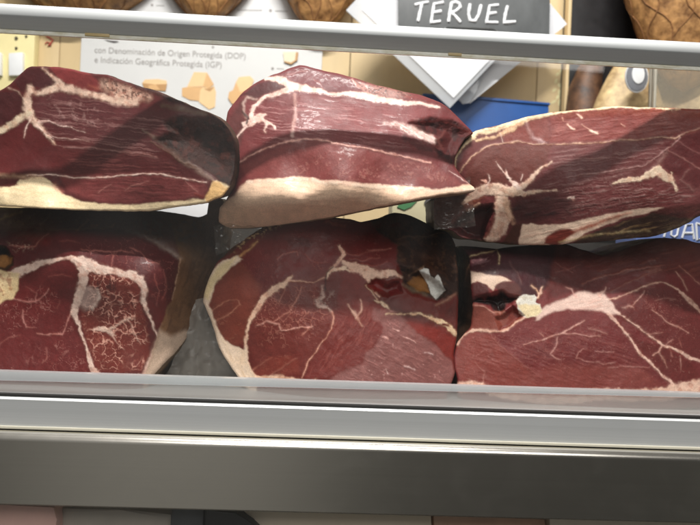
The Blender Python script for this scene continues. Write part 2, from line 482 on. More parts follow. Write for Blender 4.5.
def build_ham(h, seed):
    out = smooth_closed(h['outline'], 2.0, h.get('rough', 0.6), seed)
    depth = tps(h['depth'])
    u0_, v0_ = out.min(0) - 2; u1_, v1_ = out.max(0) + 2
    us = np.arange(u0_, u1_, STEP); vs = np.arange(v0_, v1_, STEP)
    U, V = np.meshgrid(us, vs); sh = U.shape
    U = U.ravel().copy(); V = V.ravel().copy()
    ins = in_poly(U, V, out)
    idx = np.arange(U.size).reshape(sh)
    q = np.stack([idx[:-1, :-1], idx[:-1, 1:], idx[1:, 1:], idx[1:, :-1]], -1).reshape(-1, 4)
    q = q[ins[q].sum(1) >= 2]
    used = np.unique(q)
    outside = used[~ins[used]]
    # snap outside corners to the outline
    best = np.full(outside.size, 1e9); bx = U[outside].copy(); by = V[outside].copy()
    ox, oy = U[outside].copy(), V[outside].copy()
    for i in range(len(out)):
        a = out[i]; b = out[(i + 1) % len(out)]
        d, t = seg_dist(ox, oy, a, b)
        m = d < best
        best[m] = d[m]; bx[m] = a[0] + t[m] * (b[0] - a[0]); by[m] = a[1] + t[m] * (b[1] - a[1])
    U[outside] = bx; V[outside] = by
    sel = used
    u = U[sel]; v = V[sel]
    # distance to outline
    ed = np.full(u.size, 1e9)
    for i in range(len(out)):
        d, _ = seg_dist(u, v, out[i], out[(i + 1) % len(out)])
        ed = np.minimum(ed, d)
    # organic warp of the painting space
    w1 = h.get('warp', 1.6)
    wu = u + (fbm(u / 14, v / 14, seed, 3) - 0.5) * 2.6 * w1 + (fbm(u / 4.5, v / 4.5, seed + 1, 3) - 0.5) * 1.1 * w1
    wv = v + (fbm(u / 14, v / 14, seed + 2, 3) - 0.5) * 2.6 * w1 + (fbm(u / 4.5, v / 4.5, seed + 3, 3) - 0.5) * 1.1 * w1
    col = np.tile(lin(h['base']), (u.size, 1))
    big = fbm(u / 30, v / 22, seed + 40, 4)
    col = col * (0.72 + 0.56 * big)[:, None]
    raise_ = np.zeros(u.size)

    def blend(c, a):
        nonlocal col
        col = col * (1 - a[:, None]) + lin(c)[None, :] * a[:, None] if not isinstance(c, np.ndarray) else col * (1 - a[:, None]) + c * a[:, None]
    for L in h['layers']:
        k = L[0]
        if k == 'poly':
            _, pts, c, soft, alpha = L[:5]
            sd = poly_sd(wu, wv, pts)
            a = sstep(-soft * 0.5, soft * 0.5, sd) * alpha
            mod = 0.82 + 0.36 * fbm(u / 7, v / 7, seed + 61, 4)
            blend(lin(c)[None, :] * mod[:, None], a)
        elif k == 'line':
            _, pts, c, soft, alpha = L[:5]
            sd = stroke(wu, wv, pts)
            brk = 0.62 + 0.6 * fbm(u / 6, v / 6, seed + 71, 3)
            wmax = max(p[2] for p in pts)
            sd = sd + (fbm(u / 3.4, v / 3.4, seed + 72, 4) - 0.5) * (0.4 + 0.30 * min(wmax, 8))
            core = sstep(soft * 0.55, -soft * 0.55, sd)
            halo = sstep(soft * 0.4 + 1.5, -soft * 0.3, sd)
            a = np.clip((0.78 * core + 0.24 * halo) * alpha * brk, 0, 1)
            mod = 0.84 + 0.32 * fbm(u / 4, v / 4, seed + 63, 4)
            pk = (0.55 * sstep(0.46, 0.70, fbm(u / 5, v / 5, seed + 64, 4)))[:, None]
            cc = lin(c)[None, :] * mod[:, None]
            cc = cc * (1 - pk) + cc * np.array([0.80, 0.56, 0.50]) * pk
            blend(cc, a)
            raise_ += a * 0.0003
        elif k == 'net':
            _, pts, cell, wdt, c, alpha = L[:6]
            stretch = L[6] if len(L) > 6 else (1, 1)
            msk = sstep(-3, 5, poly_sd(wu, wv, pts))
            x = wu * stretch[0] + (fbm(u / 6, v / 6, seed + 80, 3) - .5) * cell * 1.1
            y = wv * stretch[1] + (fbm(u / 6, v / 6, seed + 81, 3) - .5) * cell * 1.1
            d = veins(x, y, cell, seed + 5)
            th = 1.2 * wdt * (0.15 + 1.7 * fbm(u / 11, v / 11, seed + 90, 3) ** 1.6)
            a = 0.66 * sstep(th, th * 0.1, d) * msk * alpha * sstep(0.30, 0.55, fbm(u / 16, v / 16, seed + 91, 3))
            blend(c, a); raise_ += a * 0.0003
        elif k == 'fiber':
            _, pts, ang, c, alpha = L[:5]
            fs = L[5] if len(L) > 5 else (22, 1.6)
            ca, sa = math.cos(math.radians(ang)), math.sin(math.radians(ang))
            s_ = (wu * ca + wv * sa); t_ = (-wu * sa + wv * ca)
            n = fbm(s_ / fs[0], t_ / fs[1], seed + 33, 3)
            a = sstep(0.50, 0.80, n) * alpha * sstep(-4, 8, poly_sd(wu, wv, pts))
            blend(c, a); raise_ += (n - .5) * 0.0004 * sstep(-4, 8, poly_sd(wu, wv, pts))
        elif k == 'spk':
            _, pts, size, thr, c, alpha = L[:6]
            n = fbm(u / size, v / size, seed + 55 + int(size * 10), 3)
            a = sstep(thr, thr + 0.16, n) * 0.8 * alpha * sstep(-3, 4, poly_sd(wu, wv, pts))
            blend(c, a); raise_ += a * 0.0003
    # lean is darker than the palette, fat keeps its value
    gn = (0.57 + 0.45 * sstep(0.08, 0.42, col[:, 1]))[:, None]
    grey = col.mean(1, keepdims=True)
    warm = 1 - sstep(0.05, 0.3, col[:, 1:2])
    col = (col * 0.97 + grey * 0.03) * gn * (1 - warm * (1 - np.array(h.get('tint', (1.04, 0.98, 0.92)))))
    col = np.clip(col * (1 + 0.12 * warm * (h.get('tilt', 0) > 0)), 0.002, 1)
    # depth
    y = depth(u, v) - h.get('tilt', 0.0) * np.clip((v - 240) / 155, 0, 1.1)
    er = h.get('edge', 2.4)
    e = np.clip(1 - ed / er, 0, 1)
    y = y + 0.0025 * (1 - np.sqrt(np.clip(1 - e * e, 0, 1)))
    y = y - raise_ + (fbm(u / 30, v / 30, seed + 12, 3) - 0.5) * 0.0016 + (fbm(u / 7, v / 7, seed + 13, 3) - 0.5) * 0.0005
    for dn in h.get('dents', []):
        sd = poly_sd(wu, wv, dn[0])
        y = y + sstep(-dn[2] * .5, dn[2], sd) * dn[1]
    co = P(u, v, y)
    remap = np.full(U.size, -1, np.int64); remap[sel] = np.arange(sel.size)
    q = remap[q]
    cu = u[q].mean(1); cv = v[q].mean(1)
    cwu = wu[q].mean(1); cwv = wv[q].mean(1)
    lab = np.zeros(len(q), int)
    parts = h.get('parts', [])
    for i, (nm, pts) in enumerate(parts):
        lab[in_poly(cwu, cwv, pts)] = i + 1
    # thing origin: under the ham
    c = co.mean(0)
    root = empty('cut_ham', Vector((c[0], c[1] + 0.06, co[:, 2].min())), h['label'], 'ham', 'cut cured hams stacked in the display case')
    mats = {'cut_face': M['meat'], 'fat_layer': M['fat'], 'rind': M['rind'], 'bone': M['bone']}
    mesh_from('cut_face', co, q[lab == 0], col, M['meat'], root)
    # the body behind the face
    on = len(out)
    oy_ = depth(out[:, 0], out[:, 1]) - h.get('tilt', 0.0) * np.clip((out[:, 1] - 240) / 155, 0, 1.1) + 0.0026
    ring0 = P(out[:, 0], out[:, 1], oy_)
    cx, cz = ring0[:, 0].mean(), ring0[:, 2].mean()
    ks = [0.998, 1.006, 1.004, 0.985, 0.94, 0.86, 0.70, 0.45, 0.15]
    ds = [0.0005, 0.012, 0.035, 0.07, 0.11, 0.145, 0.175, 0.19, 0.196]
    rv = []; rc = []
    rcol = lin(h.get('rind', (74, 46, 28)))
    for k, d in zip(ks, ds):
        n1 = fbm(out[:, 0] / 18 + d * 60, out[:, 1] / 18, seed + 21, 4)
        kk = k + (n1 - .5) * 0.02 * (d > 0.004)
        rv.append(np.stack([cx + (ring0[:, 0] - cx) * kk, ring0[:, 1] + d, cz + (ring0[:, 2] - cz) * kk + d * h.get('lift', 0.0)], 1))
        n2 = fbm(out[:, 0] / 9 + d * 200, out[:, 1] / 9 + d * 100, seed + 22, 4)
        rc.append(rcol[None, :] * (0.5 + 1.0 * n2)[:, None])
    rv = np.concatenate(rv); rc = np.concatenate(rc)
    rq = []
    for j in range(len(ks) - 1):
        a = np.arange(on) + j * on; b = (np.arange(on) + 1) % on + j * on
        rq.append(np.stack([a, b, b + on, a + on], 1))
    rq = np.concatenate(rq)
    ar = 0.5 * np.sum(out[:, 0] * np.roll(out[:, 1], -1) - out[:, 1] * np.roll(out[:, 0], -1))
    if ar < 0: rq = rq[:, ::-1]
    for i, (nm, pts) in enumerate(parts):
        if nm == 'rind': continue
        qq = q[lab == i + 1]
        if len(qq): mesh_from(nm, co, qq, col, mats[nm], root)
    rl = [i + 1 for i, (nm, _) in enumerate(parts) if nm == 'rind']
    qr = q[np.isin(lab, rl)] if rl else np.zeros((0, 4), int)
    allv = np.concatenate([co, rv]); allc = np.concatenate([col, rc])
    allq = np.concatenate([qr, rq + len(co)])
    mesh_from('rind', allv, allq, allc, M['rind'], root)
    return root


FATC = (230, 202, 190); FATW = (228, 208, 196); FATY = (230, 208, 170); PINK = (214, 160, 146)
def LN(c, soft, alpha, *p):
    return ('line', list(p), c, soft, alpha)


HAMS = []
# ---- top row, left
f1 = [(-70, 190), (0, 187), (14, 186), (20, 180), (40, 177), (56, 184), (63, 194), (80, 200.5), (104, 204.5), (140, 204.5), (148, 203), (176, 201), (203, 199), (208, 194), (211, 184), (216, 181), (235, 188), (235, 200), (207, 208), (165, 214), (100, 217), (0, 214), (-70, 212)]
rim1 = [(106, 70), (140, 88), (160, 97), (172, 103), (206, 110), (206, 115), (176, 116), (164, 121), (168, 134), (154, 139), (176, 154), (196, 166), (219, 181), (232, 191), (242, 165), (236, 120), (195, 100), (140, 78)]
HAMS.append(dict(
    label='leftmost ham of the top row, dark maroon with cream fat along its bottom edge',
    outline=[(-70, 112), (-30, 100), (0, 91), (10, 84), (18, 76), (27, 68), (32, 66.5), (45, 66.5), (60, 67), (80, 71), (90, 73), (108, 75), (118, 79), (140, 86), (160, 92), (178, 100), (195, 107), (208, 112), (220, 119), (228, 127), (234, 140), (236, 155), (235, 170), (232, 183), (228, 190), (222, 197), (214, 200), (207, 203), (195, 204.5), (165, 209), (150, 211), (130, 211.5), (100, 211), (60, 209.5), (20, 207), (0, 206), (-70, 203)],
    depth=[(-60, 178, .036), (60, 185, .026), (-60, 196, .018), (40, 202, .010), (80, 172, .023), (110, 150, .0148), (140, 130, .0075), (172, 106, .001), (228, 190, -.004), (0, 95, .050), (60, 70, .044), (120, 80, .024), (0, 207, .018), (0, 196, .016), (0, 178, .032), (150, 210, .008), (150, 190, .004), (205, 200, -.002), (225, 125, .010), (234, 165, .006), (195, 150, -.001)],
    dents=[([(158, 140), (172, 133), (168, 125), (205, 123), (224, 129), (231, 150), (229, 176), (214, 176), (196, 163), (176, 151)], .006, 16)],
    lift=.15, base=(104, 36, 38), rind=(62, 42, 30), warp=1.3, parts=[('fat_layer', f1), ('rind', rim1)],
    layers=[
        ('poly', [(32, 104), (45, 95), (75, 93), (120, 100), (165, 118), (160, 150), (90, 145), (45, 130)], (108, 52, 56), 12, .8),
        ('fiber', [(34, 104), (60, 95), (120, 100), (170, 120), (160, 160), (60, 150), (40, 130)], 7, (176, 128, 126), .6, (26, 1.3)),
        ('spk', [(45, 96), (90, 96), (110, 130), (60, 130)], 3.5, .60, (190, 150, 146), .5),
        ('poly', [(60, 176), (140, 173), (176, 176), (205, 183), (206, 196), (150, 203), (104, 203), (70, 192)], (150, 68, 70), 6, .85),
        ('fiber', [(60, 150), (150, 150), (205, 183), (200, 200), (90, 200)], 2, (180, 104, 102), .4, (20, 1.6)),
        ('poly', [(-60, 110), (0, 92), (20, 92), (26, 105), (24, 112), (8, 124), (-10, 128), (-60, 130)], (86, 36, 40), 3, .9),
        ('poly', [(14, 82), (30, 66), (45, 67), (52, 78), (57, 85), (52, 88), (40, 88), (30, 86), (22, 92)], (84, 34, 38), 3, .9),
        ('poly', [(47, 64), (80, 70), (92, 75), (101, 85), (97, 92), (85, 91), (72, 86), (60, 79)], (146, 56, 58), 3, .95),
        LN((196, 110, 92), 4, .6, (90, 86, 4), (100, 89, 4)),
        LN((214, 184, 164), 3.5, .9, (30, 88, 7), (27, 98, 8), (27, 108, 8), (32, 119, 8), (40, 126, 7), (47, 135, 5), (55, 144, 2)),
        LN((205, 186, 160), 3, .9, (28, 112, 7), (14, 124, 7), (0, 131, 7), (-40, 140, 6)),
        LN((216, 186, 166), 4, .9, (30, 92, 5), (38, 94, 6), (47, 91, 8), (60, 87, 9), (75, 90, 8), (95, 96, 7), (115, 100, 9), (135, 103, 8)),
        LN((214, 184, 164), 3, .85, (42, 68, 3), (52, 76, 5), (60, 84, 8)),
        LN((206, 170, 150), 8, .85, (104, 84, 10), (122, 92, 15), (146, 97, 9)),
        ('spk', [(100, 76), (125, 82), (150, 92), (150, 100), (120, 98), (104, 88)], 2.2, .50, (80, 44, 40), .8),
        ('spk', [(105, 84), (140, 92), (150, 100), (112, 98)], 3, .55, (196, 120, 100), .6),
        LN((190, 160, 145), 1.5, .8, (8, 88, 2.5), (18, 92, 2), (23, 99, 2)),
        LN(FATC, 1.2, .8, (30, 120, 2), (25, 130, 1.6), (24, 138, 1)),
        LN(FATC, 1.5, .7, (40, 121, 5), (50, 121, 2), (62, 125, 1), (85, 133, .8)),
        LN(FATC, 1.5, .7, (38, 126, 5), (45, 133, 2.5), (53, 138, 1.2)),
        LN(FATC, 1.5, .6, (45, 131, 2), (56, 137, 1), (90, 142, .6)),
        LN((200, 150, 146), 1.4, .7, (64, 147, 1.2), (85, 148, 1.6), (112, 151, 1.4), (140, 153, 1.4), (156, 157, 1)),
        LN(FATC, 1.2, .9, (28, 176, 2), (45, 174.5, 1.6), (60, 175.5, 1.8), (75, 178, 1.8), (105, 177, 1.8), (140, 173.6, 2.2), (160, 174.5, 2), (180, 177.5, 1.8), (206, 183, 1.6)),
        LN((205, 140, 132), 1.2, .7, (99, 192, 1), (104, 188, 1.4), (110, 185, 1)), LN((205, 140, 132), 1.2, .7, (125, 190, 1), (131, 186, 1.4), (148, 181, 1.2)),
        LN((205, 140, 132), 1.2, .7, (185, 181, 1), (192, 187, 1.4), (198, 192, 1)),
        LN((160, 134, 122), 3, .8, (143, 130, 1.5), (156, 138, 4), (170, 149, 6), (186, 162, 6), (202, 174, 6), (214, 183, 4)),
        LN((120, 90, 72), 1.5, .8, (152, 141, 1.5), (164, 150, 2), (180, 160, 2), (196, 168, 2)),
        ('poly', rim1, (66, 34, 28), 7, .95), ('fiber', rim1, 24, (38, 18, 16), .8, (20, 4)), ('spk', rim1, 9, .5, (34, 17, 15), .8),
        LN((128, 106, 82), 4, .7, (162, 105, 4), (180, 109, 6), (206, 113, 5)),
        ('spk', [(160, 120), (200, 116), (225, 125), (225, 132), (170, 132)], 2, .60, (110, 96, 94), .3),
        ('spk', rim1, 6, .58, (104, 46, 34), .6),
        ('poly', f1, FATY, 3, 1),
        ('fiber', f1, 4, (206, 176, 130), .5, (30, 2.5)),
        ('poly', [(-30, 180), (0, 180), (10, 180), (19, 185), (10, 187), (-30, 190)], (112, 44, 42), 3, .9),
        LN((196, 160, 130), 5, .7, (-20, 176, 5), (10, 176, 5), (40, 178, 6)),
        LN((176, 90, 80), 5, .7, (55, 184, 5), (62, 192, 5)),
        ('poly', [(205, 196), (209, 188), (212, 182), (219, 182), (232, 190), (222, 199), (206, 203)], (218, 172, 110), 3, .9),
        LN((150, 52, 34), 3, .7, (196, 195, 3), (204, 196, 4)),
        ('spk', [(204, 196), (206, 193), (210, 200), (204, 202)], 2, .52, (110, 60, 20), .8),
    ]))
# ---- top row, middle
f2 = [(215, 226), (215, 208), (228, 199), (233, 196), (241, 187), (249, 181.5), (270, 179), (296, 177), (314, 179), (350, 183), (390, 185.5), (436, 190), (452, 189), (463, 184), (480, 184), (482, 196), (400, 212), (330, 224), (250, 234)]
rec2 = [(409, 122), (420, 119), (432, 116), (442, 119), (452, 120), (476, 133), (468, 140), (460, 150), (453, 166), (448, 164), (440, 158), (434, 147), (438, 136), (420, 130)]
HAMS.append(dict(
    label='middle ham of the top row, pinkish creased face above a broad pale fat band',
    outline=[(219, 222), (220, 208), (227, 199), (231, 190), (231, 165), (228, 142), (226, 125), (228, 112), (234, 103), (243, 92), (254, 84), (268, 77), (280, 72), (290, 68), (300, 65), (310, 67), (325, 71), (340, 74), (355, 78), (372, 84), (390, 88), (405, 92), (420, 95), (432, 99), (445, 105), (455, 114), (465, 124), (471, 130), (473, 133.5), (466, 138), (460, 147), (455, 158), (455, 166), (461, 175), (468, 182), (474, 187), (475, 190.5), (466, 192.5), (440, 195.5), (420, 199), (400, 203), (380, 207), (360, 211), (330, 217), (300, 222), (270, 226), (250, 228), (230, 228)],
    depth=[(230, 140, .034), (232, 195, .026), (225, 222, .055), (260, 84, .046), (300, 67, .05), (290, 100, .032), (250, 165, .0177), (290, 143, .0094), (330, 138, .0071), (380, 142, .0076), (420, 148, .009), (360, 110, .028), (360, 80, .046), (430, 100, .040), (470, 133, .034), (300, 165, .006), (380, 172, .002), (260, 180, .008), (300, 182, .000), (400, 188, -.004), (470, 188, -.002), (270, 197, -.004), (300, 200, -.009), (350, 197, -.011), (400, 195, -.011), (300, 212, .010), (300, 220, .034), (360, 204, .002), (360, 210, .014), (250, 210, .016), (250, 224, .05), (432, 162, .006)],
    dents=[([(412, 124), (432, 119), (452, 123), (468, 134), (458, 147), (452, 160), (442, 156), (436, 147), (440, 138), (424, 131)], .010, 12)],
    lift=.04, base=(138, 62, 66), rind=(150, 122, 96), warp=1.3, parts=[('fat_layer', f2), ('rind', rec2)],
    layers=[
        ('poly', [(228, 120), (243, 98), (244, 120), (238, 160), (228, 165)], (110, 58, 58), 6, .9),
        ('poly', [(294, 98), (330, 95), (400, 106), (440, 108), (420, 125), (380, 148), (340, 143), (294, 137)], (152, 78, 82), 6, .8),
        ('fiber', [(250, 95), (330, 95), (440, 108), (440, 150), (340, 146), (250, 150)], 7, (206, 150, 150), .55, (24, 1.5)),
        ('poly', [(240, 166), (284, 146), (310, 140), (350, 148), (374, 152), (406, 160), (434, 165), (464, 184), (436, 189), (350, 182), (296, 176), (250, 181)], (164, 82, 82), 5, .85),
        ('net', [(300, 150), (434, 165), (455, 184), (350, 182), (300, 174)], 19, 1.6, (206, 132, 124), .45),
        ('spk', [(290, 150), (434, 165), (455, 184), (350, 182), (290, 174)], 3.4, .60, (206, 140, 130), .5),
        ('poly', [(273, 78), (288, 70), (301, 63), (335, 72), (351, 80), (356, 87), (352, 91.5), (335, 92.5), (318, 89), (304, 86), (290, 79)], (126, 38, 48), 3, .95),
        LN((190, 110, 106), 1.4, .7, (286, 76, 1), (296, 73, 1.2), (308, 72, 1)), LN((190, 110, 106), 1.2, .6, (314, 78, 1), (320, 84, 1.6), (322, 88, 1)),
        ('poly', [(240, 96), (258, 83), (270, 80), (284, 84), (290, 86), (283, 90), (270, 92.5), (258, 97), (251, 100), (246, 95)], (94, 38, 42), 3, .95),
        LN(FATC, 2, .95, (266, 78, 4), (280, 79, 7), (292, 85, 8), (310, 89, 7), (330, 93, 4), (350, 94, 6), (370, 97, 8), (395, 102, 7), (420, 104, 5), (440, 107, 2)),
        LN(FATC, 2, .95, (294, 87, 8), (280, 93, 6), (264, 98, 4.5), (255, 106, 5), (251, 118, 6)),
        LN((190, 160, 150), 2, .9, (256, 99, 4), (246, 97, 3), (243, 104, 3.5), (246, 118, 4)),
        LN(FATC, 2.2, .95, (243, 125, 5), (254, 121, 7), (262, 116, 7), (266, 114, 4)),
        LN(FATC, 1.8, .9, (260, 120, 6), (270, 124, 4), (275, 128, 2)), LN(FATC, 1.8, .9, (268, 123, 3), (264, 130, 2), (266, 132, 1.4)),
        LN(FATC, 1.6, .9, (254, 124, 4), (244, 128, 3), (236, 137, 2), (233, 144, 1)),
        LN((86, 74, 74), 1.6, .8, (243, 112, 3), (248, 118, 4), (246, 124, 3)),
        LN((226, 176, 164), 3, .7, (352, 79, 3), (360, 87, 4), (368, 94, 4)),
        ('poly', [(357, 80), (374, 85), (405, 91), (412, 96), (395, 98), (370, 94), (362, 90)], (186, 136, 126), 4, .8),
        ('spk', [(357, 78), (374, 83), (412, 92), (412, 97), (370, 95), (360, 88)], 1.8, .54, (74, 50, 50), .8),
        LN((164, 64, 60), 3, .8, (403, 95, 3), (415, 98, 4), (430, 101, 2)),
        LN((212, 176, 168), 3, .75, (294, 95, 4), (295, 110, 5), (293, 125, 5), (291, 136, 5)),
        LN((206, 186, 178), 5, .8, (384, 123, 3), (398, 125, 6), (416, 131, 12), (430, 138, 10), (438, 143, 4)),
        ('fiber', [(384, 120), (410, 122), (440, 138), (436, 148), (405, 135)], 32, (236, 226, 220), .6, (10, 1.6)),
        LN((96, 52, 54), 4, .7, (405, 136, 6), (420, 146, 8), (432, 150, 5)),
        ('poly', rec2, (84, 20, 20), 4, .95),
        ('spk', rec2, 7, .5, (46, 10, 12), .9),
        LN((130, 70, 66), 2.5, .7, (446, 130, 3), (438, 140, 4), (442, 148, 3)), LN((120, 34, 30), 3, .7, (420, 122, 2), (440, 120, 4), (462, 130, 4), (472, 134, 3)),
        LN((224, 168, 156), 1.5, .95, (236, 165, 2.2), (250, 155, 2.4), (267, 148, 2.6), (284, 142.5, 3), (304, 139, 2.4), (330, 142, 2.4), (350, 145, 2.6), (374, 150, 2.8), (406, 157, 3.2), (432, 162.5, 3)),
        LN((224, 190, 184), 1.2, .8, (448, 170, 1), (460, 176, 1.4), (470, 184, 1.4)),
        ('poly', f2, (242, 206, 178), 4, 1), ('poly', [(210, 212), (245, 205), (300, 203), (360, 201), (400, 199), (440, 196), (440, 230), (210, 236)], (236, 194, 164), 14, .8),
        LN((240, 214, 194), 3, .8, (248, 183, 4), (296, 179, 5), (350, 185, 5), (436, 191, 4), (474, 189, 5)),
        ('fiber', f2, 3, (222, 176, 150), .45, (26, 3)),
    ]))
